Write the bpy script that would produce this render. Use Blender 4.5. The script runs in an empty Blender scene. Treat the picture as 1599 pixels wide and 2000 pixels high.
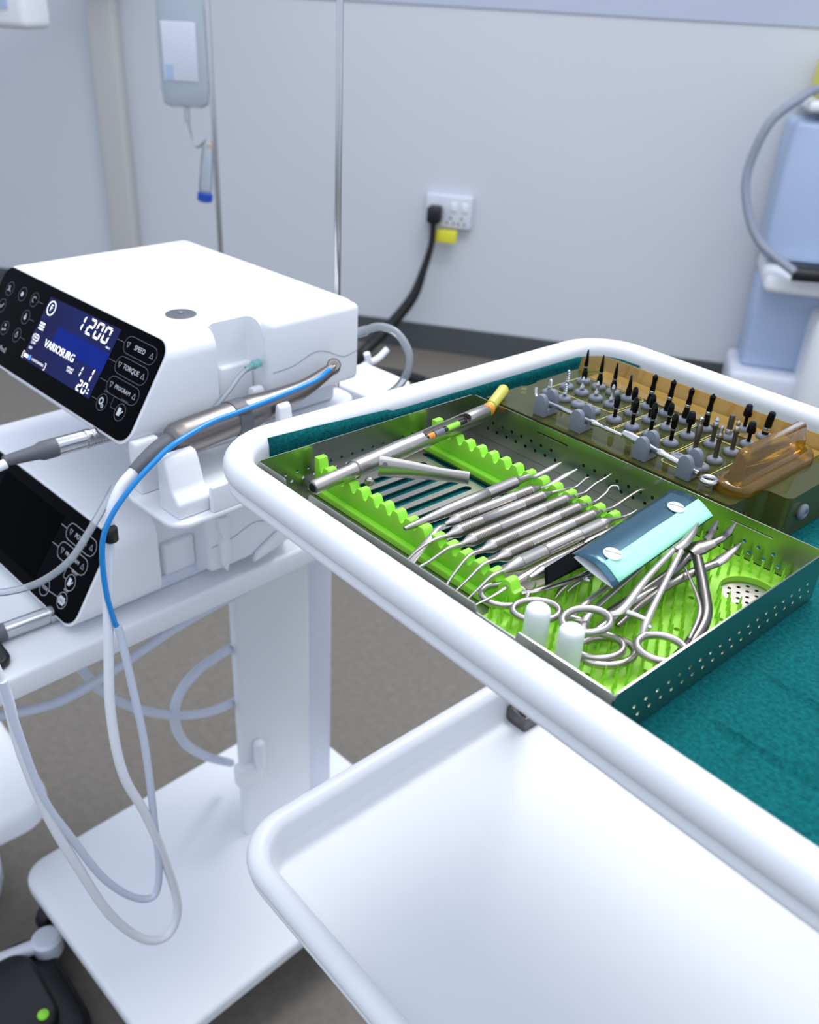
import bpy, bmesh, math, random
from mathutils import Matrix, Vector
random.seed(4)
sc = bpy.context.scene
COL = sc.collection
# ------------------------------------------------------------------ camera
cd = bpy.data.cameras.new('camera'); cam = bpy.data.objects.new('camera', cd); COL.objects.link(cam)
_R = Matrix([[0.661472, -0.400123, 0.6343157], [0.7483774, 0.2970699, -0.5930268], [0.0488476, 0.8669781, 0.4959464]]).to_4x4()
cam.matrix_world = Matrix.Translation(Vector([0.438791, -0.276226, 1.190005])) @ _R
cd.sensor_fit = 'VERTICAL'; cd.sensor_height = 36.0; cd.sensor_width = 36.0
cd.lens = 1766.1594/2000*36; cd.clip_start = .02; cd.clip_end = 60
cd.dof.use_dof = True; cd.dof.focus_distance = .57; cd.dof.aperture_fstop = 31.8/3.5
sc.camera = cam
# ------------------------------------------------------------------ world, lamps, exposure
w = bpy.data.worlds.new('world'); sc.world = w; w.use_nodes = True
bg = w.node_tree.nodes['Background']; bg.inputs[0].default_value = (.74, .83, 1.0, 1); bg.inputs[1].default_value = 1.04
def area(name, loc, target, size, power, col=(1, 1, 1)):
    l = bpy.data.lights.new(name, 'AREA'); l.shape = 'RECTANGLE'; l.size = size[0]; l.size_y = size[1]
    l.energy = power; l.color = col
    o = bpy.data.objects.new(name, l); COL.objects.link(o); o.location = loc
    o.rotation_euler = (Vector(target)-Vector(loc)).to_track_quat('-Z', 'Y').to_euler()
    return o
area('ceiling_panel_key', (-.35, 1.35, 2.75), (.1, .1, .9), (.8, .8), 36, (1, .985, .96))
area('fill_light', (.6, -.2, 2.9), (.2, .1, .8), (2.4, 1.6), 16, (.95, .97, 1))  # added unseen lamp overhead, fills in the shaded sides
area('ceiling_panel_rear', (-1.2, 1.0, 2.9), (-1.6, 2.2, .8), (1.2, .6), 10, (.92, .96, 1))
vs = sc.view_settings; vs.view_transform = 'Standard'; vs.look = 'None'; vs.gamma = 1; vs.exposure = 0.10
try: vs.use_curve_mapping = False
except Exception: pass
# ------------------------------------------------------------------ materials
def lin(c):
    r = []
    for x in c[:3]:
        x = x/255
        r.append(x/12.92 if x <= .04045 else ((x+.055)/1.055)**2.4)
    return (*r, 1)
def mat(name, col, rough=.5, metal=0, trans=0, ior=1.45, var=.06, nscale=40, bump=0, bscale=300, coat=0, emit=0, alpha=1, aniso=0, sss=0, stretch=None):
    m = bpy.data.materials.new(name); m.use_nodes = True
    nt = m.node_tree; b = nt.nodes['Principled BSDF']; c = lin(col)
    b.inputs['Roughness'].default_value = rough; b.inputs['Metallic'].default_value = metal
    b.inputs['Transmission Weight'].default_value = trans; b.inputs['IOR'].default_value = ior
    b.inputs['Coat Weight'].default_value = coat; b.inputs['Alpha'].default_value = alpha
    if aniso: b.inputs['Anisotropic'].default_value = aniso
    if sss:
        b.inputs['Subsurface Weight'].default_value = sss; b.inputs['Subsurface Scale'].default_value = .004
    tc = nt.nodes.new('ShaderNodeTexCoord'); src = tc.outputs['Object']
    if stretch:
        mp = nt.nodes.new('ShaderNodeMapping'); mp.inputs['Scale'].default_value = stretch
        nt.links.new(src, mp.inputs[0]); src = mp.outputs[0]
    nz = nt.nodes.new('ShaderNodeTexNoise'); nz.inputs['Scale'].default_value = nscale; nz.inputs['Detail'].default_value = 4
    nt.links.new(src, nz.inputs['Vector'])
    mx = nt.nodes.new('ShaderNodeMix'); mx.data_type = 'RGBA'
    mx.inputs[6].default_value = tuple(x*(1-var) for x in c[:3])+(1,)
    mx.inputs[7].default_value = tuple(min(1, x*(1+var)) for x in c[:3])+(1,)
    nt.links.new(nz.outputs[0], mx.inputs[0]); nt.links.new(mx.outputs[2], b.inputs['Base Color'])
    if bump:
        n2 = nt.nodes.new('ShaderNodeTexNoise'); n2.inputs['Scale'].default_value = bscale; n2.inputs['Detail'].default_value = 6
        nt.links.new(src, n2.inputs['Vector'])
        bp = nt.nodes.new('ShaderNodeBump'); bp.inputs['Strength'].default_value = bump; bp.inputs['Distance'].default_value = .002
        nt.links.new(n2.outputs[0], bp.inputs['Height']); nt.links.new(bp.outputs[0], b.inputs['Normal'])
    if emit:
        b.inputs['Emission Color'].default_value = c; b.inputs['Emission Strength'].default_value = emit
    return m
M = {}
M['wall'] = mat('wall_paint', (205, 208, 214), .55, var=.02, nscale=3)
M['wall_shade'] = mat('wall_shade_tone', (182, 189, 207), .5, var=.02, nscale=3)  # wall colour with the dim bluish shade of its top put in
M['trunk'] = mat('trunking_plastic', (198, 197, 194), .5, var=.02)
M['floor'] = mat('floor_vinyl', (116, 110, 101), .5, var=.28, nscale=70, bump=.05)
M['skirt'] = mat('skirting_vinyl', (76, 80, 82), .5, var=.1)
M['white'] = mat('white_enamel', (228, 230, 234), .42, var=.01)
M['plastic'] = mat('white_abs_plastic', (231, 233, 237), .35, var=.01)
M['plastic2'] = mat('pale_grey_plastic', (212, 216, 226), .4, var=.015)
M['grey'] = mat('grey_plastic', (92, 94, 100), .45, var=.05)
M['black'] = mat('black_plastic', (22, 23, 26), .4, var=.1)
M['glassblack'] = mat('black_panel_glass', (4, 4, 7), .1, var=.1, ior=1.07)
M['steel'] = mat('satin_steel', (178, 173, 168), .33, 1, var=.05, nscale=120, stretch=(1, 8, 1))
M['steelsheet'] = mat('brushed_sheet_steel', (166, 168, 162), .26, 1, var=.06, nscale=90, bump=.012, bscale=500, stretch=(1, 1, 14))
M['chrome'] = mat('polished_chrome', (196, 196, 198), .18, 1, var=.03)
M['darksteel'] = mat('dark_steel', (112, 109, 106), .34, 1, var=.06)
M['titan'] = mat('titanium_handpiece', (136, 130, 127), .36, 1, var=.04)
M['green'] = mat('lime_silicone', (146, 224, 58), .45, var=.05, sss=.12)
M['matgreen'] = mat('lime_silicone_mat', (156, 220, 62), .5, var=.08, nscale=60, sss=.1)
M['teal'] = mat('teal_nonwoven', (20, 108, 110), .9, var=.75, ior=1.15, nscale=420, bump=.9, bscale=1400)
M['foil'] = mat('blue_foil', (58, 94, 112), .22, .55, var=.06)
M['foildark'] = mat('dark_foil_underside', (12, 14, 18), .4, 0, var=.06, ior=1.04)
M['mint'] = mat('mint_paper_label', (166, 246, 206), .7, var=.02)
M['paper'] = mat('white_paper', (240, 242, 244), .7, var=.02)
def tinted(name, col, diff, dcol, rough=.06, ior=1.45, em=0):
    """clear tinted plastic: tinted see-through, a little body colour, glossy by Fresnel"""
    m = bpy.data.materials.new(name); m.use_nodes = True; nt = m.node_tree; nt.nodes.remove(nt.nodes['Principled BSDF'])
    out = nt.nodes['Material Output']; N = nt.nodes.new
    tr = N('ShaderNodeBsdfTransparent'); df = N('ShaderNodeBsdfDiffuse'); gl = N('ShaderNodeBsdfGlossy'); fr = N('ShaderNodeFresnel')
    m1 = N('ShaderNodeMixShader'); m2 = N('ShaderNodeMixShader'); nz = N('ShaderNodeTexNoise'); mx = N('ShaderNodeMix'); mx.data_type = 'RGBA'
    nz.inputs['Scale'].default_value = 60; c = lin(col)
    mx.inputs[6].default_value = tuple(x*.95 for x in c[:3])+(1,); mx.inputs[7].default_value = c
    nt.links.new(nz.outputs[0], mx.inputs[0]); nt.links.new(mx.outputs[2], tr.inputs[0])
    df.inputs[0].default_value = lin(dcol); gl.inputs[1].default_value = rough; fr.inputs[0].default_value = ior; m1.inputs[0].default_value = diff
    nt.links.new(tr.outputs[0], m1.inputs[1]); nt.links.new(df.outputs[0], m1.inputs[2]); nt.links.new(fr.outputs[0], m2.inputs[0])
    nt.links.new(m1.outputs[0], m2.inputs[1]); nt.links.new(gl.outputs[0], m2.inputs[2]); nt.links.new(m2.outputs[0], out.inputs['Surface'])
    return m
M['amber'] = tinted('amber_polycarbonate', (226, 224, 156), .24, (132, 136, 74))
M['amberdeep'] = tinted('deep_amber_polycarbonate', (242, 222, 134), .14, (226, 170, 44), .03, 1.5)
M['amberpale'] = tinted('pale_amber_polycarbonate', (236, 206, 140), .35, (214, 176, 96))
M['grommet'] = mat('grey_silicone', (112, 118, 130), .55, var=.05)
M['burblack'] = mat('black_coated_bur', (26, 25, 26), .16, .75, var=.15)
M['print'] = mat('kit_print_lines', (196, 186, 110), .6, var=.02)
M['wax'] = mat('milky_plastic', (232, 238, 240), .4, var=.02, sss=.35)
M['blue'] = mat('blue_silicone_tube', (30, 150, 228), .22, 0, .2, var=.04)
M['clear'] = tinted('clear_silicone_tube', (238, 242, 246), .30, (224, 230, 236), .15, 1.35)
M['cable'] = mat('white_silicone_cable', (232, 234, 240), .45, var=.02)
M['bluegrey'] = mat('pale_blue_grey_hose', (206, 213, 227), .5, var=.03)
M['hosegrey'] = mat('mid_grey_hose', (140, 148, 162), .5, var=.03)
M['bag'] = tinted('infusion_bag_film', (236, 240, 244), .28, (216, 226, 232), .12, 1.3)
M['fluid'] = mat('teal_connector', (150, 216, 210), .2, 0, .5, var=.05)
M['yellow'] = mat('yellow_plastic', (226, 218, 60), .5, var=.04)
M['capyellow'] = mat('yellow_needle_cap', (222, 214, 96), .4, 0, .25, var=.05)
M['orange'] = mat('orange_plastic', (232, 140, 40), .4, var=.05)
M['royal'] = mat('royal_blue_plastic', (30, 70, 170), .4, var=.05)
M['unitblue'] = mat('pale_blue_panel', (170, 188, 216), .4, var=.02)
M['ink'] = mat('panel_print_white', (205, 208, 214), .6, var=.01)
M['inkdim'] = mat('panel_print_grey', (104, 106, 112), .6, var=.01)
M['glow'] = mat('screen_white_digits', (255, 255, 255), .5, var=0, emit=1.2)
M['bt'] = mat('screen_blue_icon', (60, 140, 255), .5, var=0, emit=1.0)
M['screenoff'] = mat('dark_screen', (2, 2, 5), .05, var=.1, ior=1.05)
def screen_material():
    m = bpy.data.materials.new('lit_screen'); m.use_nodes = True; nt = m.node_tree; b = nt.nodes['Principled BSDF']
    b.inputs['Base Color'].default_value = (.01, .01, .03, 1); b.inputs['Roughness'].default_value = .08; b.inputs['IOR'].default_value = 1.05
    tc = nt.nodes.new('ShaderNodeTexCoord'); nz = nt.nodes.new('ShaderNodeTexNoise'); nz.inputs['Scale'].default_value = 14
    cr = nt.nodes.new('ShaderNodeValToRGB'); cr.color_ramp.elements[0].position = .3; cr.color_ramp.elements[1].position = .7
    cr.color_ramp.elements[0].color = (.018, .014, .07, 1); cr.color_ramp.elements[1].color = (.012, .03, .17, 1)
    nt.links.new(tc.outputs['Object'], nz.inputs['Vector']); nt.links.new(nz.outputs[0], cr.inputs[0])
    nt.links.new(cr.outputs[0], b.inputs['Emission Color']); b.inputs['Emission Strength'].default_value = .6
    return m
M['screen'] = screen_material()
M['screenband'] = mat('screen_blue_band', (20, 36, 112), .08, var=.1, ior=1.05, emit=.5)
# ------------------------------------------------------------------ geometry helpers
WPOS = {}
def tag(o, label=None, cat=None, group=None, kind=None):
    if label: o['label'] = label
    if cat: o['category'] = cat
    if group: o['group'] = group
    if kind: o['kind'] = kind
    return o
def thing(name, label, cat, loc=(0, 0, 0), group=None):
    o = bpy.data.objects.new(name, None); COL.objects.link(o); o.empty_display_size = .02
    o.location = loc; WPOS[o.name] = Vector(loc)
    return tag(o, label, cat, group)
def link(name, me, m, parent=None, loc=None, smooth=38):
    if m is not None:
        me.materials.clear(); me.materials.append(m)
    if smooth:
        for p in me.polygons: p.use_smooth = True
        try: me.set_sharp_from_angle(angle=math.radians(smooth))
        except Exception: pass
    base = Vector((0, 0, 0))
    o = bpy.data.objects.new(name, me); COL.objects.link(o)
    if parent is not None:
        base = WPOS[parent.name]; o.parent = parent
    elif loc is not None:
        base = Vector(loc); o.location = base
    if base.length > 0: me.transform(Matrix.Translation(-base))
    WPOS[o.name] = base
    return o
def axis(o, d, up=(0, 0, 1)):
    z = Vector(d).normalized(); u = Vector(up)
    if abs(z.dot(u.normalized())) > .99: u = Vector((0, 1, 0))
    x = u.cross(z).normalized(); y = z.cross(x)
    m = Matrix((x, y, z)).transposed().to_4x4(); m.translation = Vector(o); return m
def frame(o, x, y, z):
    m = Matrix((Vector(x), Vector(y), Vector(z))).transposed().to_4x4(); m.translation = Vector(o); return m
def spl(pts, n=6):
    P = [Vector(p) for p in pts]
    if len(P) < 3: return P
    out = []
    for i in range(len(P)-1):
        p0 = P[i-1] if i else P[0]*2-P[1]; p1 = P[i]; p2 = P[i+1]; p3 = P[i+2] if i+2 < len(P) else P[-1]*2-P[-2]
        for k in range(n):
            t = k/n
            out.append(.5*((2*p1)+(p2-p0)*t+(2*p0-5*p1+4*p2-p3)*t*t+(3*p1-p0-3*p2+p3)*t**3))
    out.append(P[-1]); return out
def splr(r, n=6):
    out = []
    for i in range(len(r)-1):
        for k in range(n): out.append(r[i]+(r[i+1]-r[i])*k/n)
    out.append(r[-1]); return out
class G:
    def __init__(s): s.V = []; s.F = []
    def add(s, vs, fs, m=None):
        b = len(s.V)
        for v in vs:
            v = Vector(v); s.V.append(m @ v if m is not None else v)
        for f in fs: s.F.append([b+i for i in f])
        return s
    def box(s, x0, x1, y0, y1, z0, z1, m=None):
        return s.add([(x0, y0, z0), (x1, y0, z0), (x1, y1, z0), (x0, y1, z0), (x0, y0, z1), (x1, y0, z1), (x1, y1, z1), (x0, y1, z1)],
                     [(0, 3, 2, 1), (4, 5, 6, 7), (0, 1, 5, 4), (1, 2, 6, 5), (2, 3, 7, 6), (3, 0, 4, 7)], m)
    def loft(s, rings, caps=True, m=None, closed=False):
        n = len(rings[0]); vs = [p for r in rings for p in r]; fs = []
        k = len(rings)
        for i in range(k if closed else k-1):
            j = (i+1) % k
            for q in range(n): fs.append((i*n+q, i*n+(q+1) % n, j*n+(q+1) % n, j*n+q))
        if caps and not closed:
            fs.append(tuple(reversed(range(n)))); fs.append(tuple((k-1)*n+q for q in range(n)))
        return s.add(vs, fs, m)
    def tube(s, pts, r, n=10, caps=True, m=None, closed=False, flat=None, up=(0, 0, 1)):
        P = [Vector(p) for p in pts]; k = len(P); rings = []
        if not hasattr(r, '__len__'): r = [r]*k
        T = []
        for i in range(k):
            a = P[i-1] if (i or closed) else P[0]; b = P[(i+1) % k] if (i < k-1 or closed) else P[-1]
            T.append((b-a).normalized())
        u = Vector(up); x = u-T[0]*u.dot(T[0])
        if x.length < 1e-4: x = Vector((1, 0, 0))-T[0]*T[0].x
        x.normalize()
        for i in range(k):
            if flat is None: x = (x-T[i]*x.dot(T[i])).normalized()
            else:
                x = u-T[i]*u.dot(T[i])
                x.normalize()
            y = T[i].cross(x)
            fz, fy = flat if flat else (1, 1)
            rings.append([P[i]+x*(math.cos(2*math.pi*q/n)*r[i]*fz)+y*(math.sin(2*math.pi*q/n)*r[i]*fy) for q in range(n)])
        return s.loft(rings, caps, m, closed)
    def lathe(s, prof, m=None, n=20):
        rings = [[(max(r, 1e-5)*math.cos(2*math.pi*q/n), max(r, 1e-5)*math.sin(2*math.pi*q/n), z) for q in range(n)] for r, z in prof]
        return s.loft(rings, True, m)
    def prism(s, poly, z0, z1, m=None):
        n = len(poly); vs = [(x, y, z0) for x, y in poly]+[(x, y, z1) for x, y in poly]
        fs = [tuple(reversed(range(n))), tuple(range(n, 2*n))]+[(i, (i+1) % n, n+(i+1) % n, n+i) for i in range(n)]
        return s.add(vs, fs, m)
    def ribbon(s, pts, wd, z, m=None, closed=False):
        P = [Vector((p[0], p[1])) for p in pts]; k = len(P); L = []; Rr = []
        for i in range(k):
            a = P[i-1] if (i or closed) else P[0]; b = P[(i+1) % k] if (i < k-1 or closed) else P[-1]
            t = (b-a).normalized(); nn = Vector((-t.y, t.x))*wd/2
            L.append(P[i]+nn); Rr.append(P[i]-nn)
        vs = [(p.x, p.y, z) for p in L]+[(p.x, p.y, z) for p in Rr]
        fs = [(i, k+i, k+(i+1) % k, (i+1) % k) for i in range(k if closed else k-1)]
        return s.add(vs, fs, m)
    def poly(s, pts, z, m=None):
        return s.add([(x, y, z) for x, y in pts], [tuple(range(len(pts)))], m)
    def mesh(s, name='m'):
        me = bpy.data.meshes.new(name); me.from_pydata([tuple(v) for v in s.V], [], s.F)
        bm = bmesh.new(); bm.from_mesh(me); bmesh.ops.recalc_face_normals(bm, faces=bm.faces); bm.to_mesh(me); bm.free()
        return me
    def out(s, name, m, parent=None, loc=None, smooth=38, bevel=0, seg=3):
        me = s.mesh(name)
        if bevel:
            bm = bmesh.new(); bm.from_mesh(me)
            ed = [e for e in bm.edges if len(e.link_faces) == 2 and e.calc_face_angle(0) > math.radians(28)]
            bmesh.ops.bevel(bm, geom=ed, offset=bevel, segments=seg, profile=.5, affect='EDGES', clamp_overlap=True)
            bm.to_mesh(me); bm.free()
        return link(name, me, m, parent, loc, smooth)
def rrect(x0, x1, y0, y1, r, n=6, d=0.0):
    pts = []
    for cx, cy, a0 in ((x1-r, y1-r, 0), (x0+r, y1-r, 90), (x0+r, y0+r, 180), (x1-r, y0+r, 270)):
        for k in range(n+1):
            a = math.radians(a0+90*k/n); pts.append((cx+(r+d)*math.cos(a), cy+(r+d)*math.sin(a)))
    return pts
def circ(cx, cy, r, n=16, ry=None):
    return [(cx+r*math.cos(2*math.pi*q/n), cy+(ry or r)*math.sin(2*math.pi*q/n)) for q in range(n)]
def slot(x0, y0, x1, y1, w, n=5):
    a = math.atan2(y1-y0, x1-x0); p = []
    for cx, cy, s0 in ((x1, y1, -90), (x0, y0, 90)):
        for k in range(n+1):
            t = a+math.radians(s0+180*k/n); p.append((cx+w/2*math.cos(t), cy+w/2*math.sin(t)))
    return p
def plate(outline, holes, thick, m=None):
    """flat plate with real holes: local xy outline, local z from 0 to thick"""
    cu = bpy.data.curves.new('plate', 'CURVE'); cu.dimensions = '2D'; cu.fill_mode = 'BOTH'; cu.extrude = thick/2
    for pts in [outline]+list(holes):
        sp = cu.splines.new('POLY'); sp.points.add(len(pts)-1); sp.use_cyclic_u = True
        for q, (x, y) in enumerate(pts): sp.points[q].co = (x, y, 0, 1)
    o = bpy.data.objects.new('plate', cu); me = bpy.data.meshes.new_from_object(o)
    bpy.data.objects.remove(o); bpy.data.curves.remove(cu)
    me.transform(Matrix.Translation((0, 0, thick/2)))
    if m is not None: me.transform(m)
    return me
def lettering(s, size, m, align='CENTER', thick=0):
    cu = bpy.data.curves.new('t', 'FONT'); cu.body = s; cu.size = size; cu.align_x = align; cu.align_y = 'CENTER'; cu.extrude = thick
    cu.resolution_u = 3
    o = bpy.data.objects.new('t', cu); me = bpy.data.meshes.new_from_object(o)
    bpy.data.objects.remove(o); bpy.data.curves.remove(cu)
    me.transform(m); return me
def boolcut(me, cutters):
    """subtract meshes from me, return the result as a new mesh"""
    o = bpy.data.objects.new('cut_base', me); COL.objects.link(o); tmp = []
    for c in cutters:
        k = bpy.data.objects.new('cutter', c); COL.objects.link(k); tmp.append(k)
        md = o.modifiers.new('b', 'BOOLEAN'); md.operation = 'DIFFERENCE'; md.object = k; md.solver = 'EXACT'
    bpy.context.view_layer.update()
    dg = bpy.context.evaluated_depsgraph_get()
    r = bpy.data.meshes.new_from_object(o.evaluated_get(dg))
    for k in tmp+[o]: bpy.data.objects.remove(k)
    return r
def join(meshes):
    bm = bmesh.new()
    for me in meshes: bm.from_mesh(me)
    r = bpy.data.meshes.new('j'); bm.to_mesh(r); bm.free(); return r
# ================================================================== THE SETTING
WX = Vector((*(0.83485,0.55047), 0)); WN = Vector((WX.y, -WX.x, 0))      # along the wall, out of the wall
FW = frame((*(-2.2318,1.8904), 0), WX, -WN, (0, 0, 1))                  # wall frame: x along, y into the wall, z up
def struct(o): o['kind'] = 'structure'; return o
struct(G().box(-7, 7, -7, 7, -.05, 0).out('floor', M['floor'], smooth=0))
struct(G().box(-3.2, 4.5, 0, .12, 0, 2.8, FW).out('wall_back', M['wall'], smooth=0))
struct(G().box(-3.2, 4.5, -.006, 0, 1.165, 2.8, FW).out('wall_shade_band', M['wall_shade'], smooth=0))  # thin sheet painting the soft shade across the top of the wall
struct(G().box(-3.2, 4.5, -.012, 0, 0, .1, FW).out('baseboard_back', M['skirt'], smooth=0))
g = G(); g.box(-1.02, -.915, -.05, 0, 0, 2.8, FW)
struct(g.out('trim_2', M['trunk'], bevel=.012))
# wall socket with plug, tag and lead
t = thing('wall_socket', 'white double wall socket with black plug pushed into its left half', 'socket', FW @ Vector((.33, -.02, .53)))
G().box(.25, .42, -.03, 0, .47, .585, FW).out('face_plate', M['plastic2'], t, bevel=.008)
for x in (.355, .395): G().box(x-.011, x+.011, -.035, -.028, .53, .56, FW).out('rocker_switch', M['plastic'], t, bevel=.003)
for x in (.345, .385):
    g = G()
    for dx, dz in ((0, .012), (-.011, -.006), (.011, -.006)): g.box(x+dx-.003, x+dx+.003, -.0315, -.03, .495+dz-.004, .495+dz+.004, FW)
    g.out('pin_holes', M['black'], t)
t = thing('mains_lead', 'black mains lead hanging from the wall socket down to the floor', 'cable', FW @ Vector((.29, -.05, 0)))
G().box(.268, .318, -.09, -.031, .49, .55, FW).out('plug', M['black'], t, bevel=.012)
lead = [FW @ Vector(p) for p in ((.292, -.07, .49), (.29, -.07, .42), (.27, -.08, .33), (.235, -.1, .22), (.15, -.16, .1), (.08, -.25, .02), (.1, -.42, .012), (.3, -.5, .012), (.42, -.42, .012), (.3, -.34, .012), (.12, -.4, .03), (.16, -.5, .012), (.34, -.56, .012))]
rr = [.011, .012, .014, .02, .022, .022, .022, .02, .018, .018, .018, .018, .016]
G().tube(spl(lead), splr(rr), 10).out('lead', M['black'], t)
G().box(.30, .375, -.06, -.035, .425, .468, FW).out('yellow_tag', M['yellow'], loc=FW @ Vector((.34, -.05, .43)), bevel=.004)
tag(bpy.data.objects['yellow_tag'], 'small yellow warning tag hanging just below the wall socket', 'tag')
# ================================================================== INSTRUMENT TROLLEY
TX0, TX1, TY0, TY1, TR = -.0178, .62, -.0052, .366, .032
TZC, TRR = .9272, .0099
TROT = Matrix.Rotation(math.radians(-.6), 4, 'Z')
def tray_mesh(dz, n=10):
    zc, r = TZC, TRR
    prof = [(-.012, .8943), (-.006, .8946), (-.0022, .8990), (-.0008, .9110), (.0120, .9116), (.0162, .9124), (.0172, .9136), (.0172, .9160), (.0152, .9186)]
    for a in range(-50, 181, 12): prof.append((r+r*math.cos(math.radians(a)), zc+r*math.sin(math.radians(a))))
    prof += [(-.0003, zc-.008), (-.0010, .903), (-.0035, .8975), (-.008, .8955)]
    rings = [[(x, y, z+dz) for x, y in rrect(TX0, TX1, TY0, TY1, TR, n, d)] for d, z in prof]
    g = G(); g.loft(rings, True, TROT if dz == 0 else None); return g
DZ2 = -.367
tr = thing('instrument_trolley', 'white two-tier instrument trolley with thick rounded tray rims', 'trolley', (.3, .18, 0))
tray_mesh(0).out('upper_tray', M['white'], tr, smooth=60)
tray_mesh(DZ2).out('lower_tray', M['white'], tr, smooth=60)
for x, y in ((-.002, .318), (.6, .318)):
    G().lathe([(.0085, .517), (.0085, .886)], Matrix.Translation((x, y, 0)), 16).out('post', M['darksteel'], tr)
    G().box(x-.014, x+.014, y-.014, y+.014, .5167, .545).out('post_foot', M['darksteel'], tr, bevel=.003)
for x, y in ((.14, .1), (.5, .1), (.14, .29), (.5, .29)):
    G().lathe([(.012, .075), (.012, .507)], Matrix.Translation((x, y, 0)), 14).out('leg', M['white'], tr)
    cs = G(); cs.lathe([(.01, -.012), (.034, -.012), (.036, 0), (.034, .012), (.01, .012)], axis((x, y, .036), (1, 0, 0)), 20)
    cs.box(x-.017, x+.017, y-.012, y+.012, .045, .078)
    cs.out('caster', M['grey'], tr)
# ------------------------------------------------------------------ teal drape lining the upper tray
def drape():
    g = G(); nx, ny = 200, 190; x0, x1, y0, y1 = TX0+.0035, TX1-.0035, TY0+.0035, TY1-.0035; rc = TR-.004
    def clampc(x, y):
        cx = min(max(x, x0+rc), x1-rc); cy = min(max(y, y0+rc), y1-rc)
        d = Vector((x-cx, y-cy))
        if d.length > rc and (x < x0+rc or x > x1-rc) and (y < y0+rc or y > y1-rc): d = d.normalized()*rc
        return cx+d.x, cy+d.y
    def crease(t, c, wd, a): return a*math.exp(-((t-c)/wd)**2)
    vs = []; fs = []
    for j in range(ny+1):
        for i in range(nx+1):
            x = x0+(x1-x0)*i/nx; y = y0+(y1-y0)*j/ny; x, y = clampc(x, y)
            z = .8968
            if x > .285:
                k = min(1, (x-.285)/.03)
                for c_, wv in ((.006, .6), (.060, 1), (.115, 1), (.168, .8), (.222, .9), (.276, .8), (.33, .8)):
                    yy = y-.003*math.sin(x*11+c_*60)
                    z += k*wv*(crease(yy, c_, .0022, .0030)+crease(yy, c_+.008, .0050, .0008))
                z += k*(crease(x-.03*y, .455, .0026, .0022)+crease(x, .545, .0026, .002)+.0006*math.sin(x*70+y*30)+.0005*math.sin(y*110-x*25)+.0003*math.sin(x*210+math.sin(y*150)*2))
            vs.append((x, y, z))
    for j in range(ny):
        for i in range(nx):
            a = j*(nx+1)+i; fs.append((a, a+1, a+nx+2, a+nx+1))
    g.add(vs, fs)
    # flap up the left wall and round the far corner, its edge tucked over the rim
    e = .0014
    path = [(TX0+e, .020, 1), (TX0+e, .055, 1), (TX0+e+.0012, .12, 1), (TX0+e, .126, 1), (TX0+e, .2, 1), (TX0+e, TY1-TR, 1)]
    for k in range(1, 7):
        a = math.radians(180-90*k/7); path.append((TX0+TR+(TR-e)*math.cos(a), TY1-TR+(TR-e)*math.sin(a), a))
    path.append((TX0+TR+.012, TY1-e, math.pi/2))
    ztop = [.9335, .9325, .9300, .9275, .9270, .9265]+[.9255]*7
    vs = []; n = len(path); lv = 6
    for (x, y, a), zt in zip(path, ztop):
        nx, ny = (-1, 0) if a == 1 else (math.cos(a), math.sin(a))
        for q in range(lv):
            z = .8966+(zt-.8966)*q/(lv-1)
            o = 0 if z < TZC else TRR-math.sqrt(max(0, TRR**2-(z-TZC)**2))
            vs.append((x+nx*o*.8, y+ny*o*.8, z))
    g.add(vs, [(lv*i+q, lv*(i+1)+q, lv*(i+1)+q+1, lv*i+q+1) for i in range(n-1) for q in range(lv-1)])
    me = g.mesh('drape'); me.transform(TROT); o = link('surgical_drape', me, M['teal'], None, (.3, .18, .897), 50)
    md = o.modifiers.new('s', 'SOLIDIFY'); md.thickness = .0006; md.offset = 0
    tag(o, 'teal nonwoven paper drape lining the upper tray of the trolley', 'drape')
drape()
# ================================================================== CONSOLE CART
TH = .0646
EU = Vector((math.cos(TH), math.sin(TH), 0)); EV = Vector((-math.sin(TH), math.cos(TH), 0)); EK = Vector((0, 0, 1))
OU = Vector((-.1966, 0, .8665)); OL = Vector((-.2225, -.0574, .6944))
FU = frame(OU, EU, EV, EK); FL = frame(OL, EU, EV, EK); FC = frame((OL.x, OL.y, 0), EU, EV, EK)
ct = thing('console_cart', 'white equipment cart carrying the two stacked surgical consoles', 'cart', FC @ Vector((-.15, .2, 0)))
G().prism(rrect(-.33, .017, -.16, .45, .02), .656, .681, FC).out('top_shelf', M['white'], ct, bevel=.004)
G().prism(rrect(-.287, .06, -.012, .46, .035), .098, .121, FC).out('lower_shelf', M['white'], ct, bevel=.006)
G().box(-.378, -.36, .186, .30, .115, .657).out('column', M['white'], ct, bevel=.006)
G().box(-.43, -.372, .298, .346, .115, .657).out('column_channel', M['plastic2'], ct, bevel=.004)
G().box(-.372, -.352, .175, .215, .225, .262).out('cable_hook', M['plastic'], ct, bevel=.006)
G().box(-.36, -.345, .2, .215, .25, .30).out('cable_hook', M['plastic'], ct, bevel=.005)
for u, v_ in ((-.255, .02), (.03, .02), (-.255, .43), (.03, .43)):
    p = FC @ Vector((u, v_, 0))
    G().lathe([(.011, .055), (.011, .1)], Matrix.Translation(p), 12).out('caster_stem', M['plastic'], ct)
    G().lathe([(.008, -.01), (.03, -.012), (.033, -.008), (.033, .008), (.03, .012), (.008, .01)], axis(p+Vector((0, 0, .033)), EU), 22).out('caster_wheel', M['black'], ct)
    G().box(p.x-.02, p.x+.02, p.y-.016, p.y+.016, .05, .07).out('caster_fork', M['plastic'], ct, bevel=.006)
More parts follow.
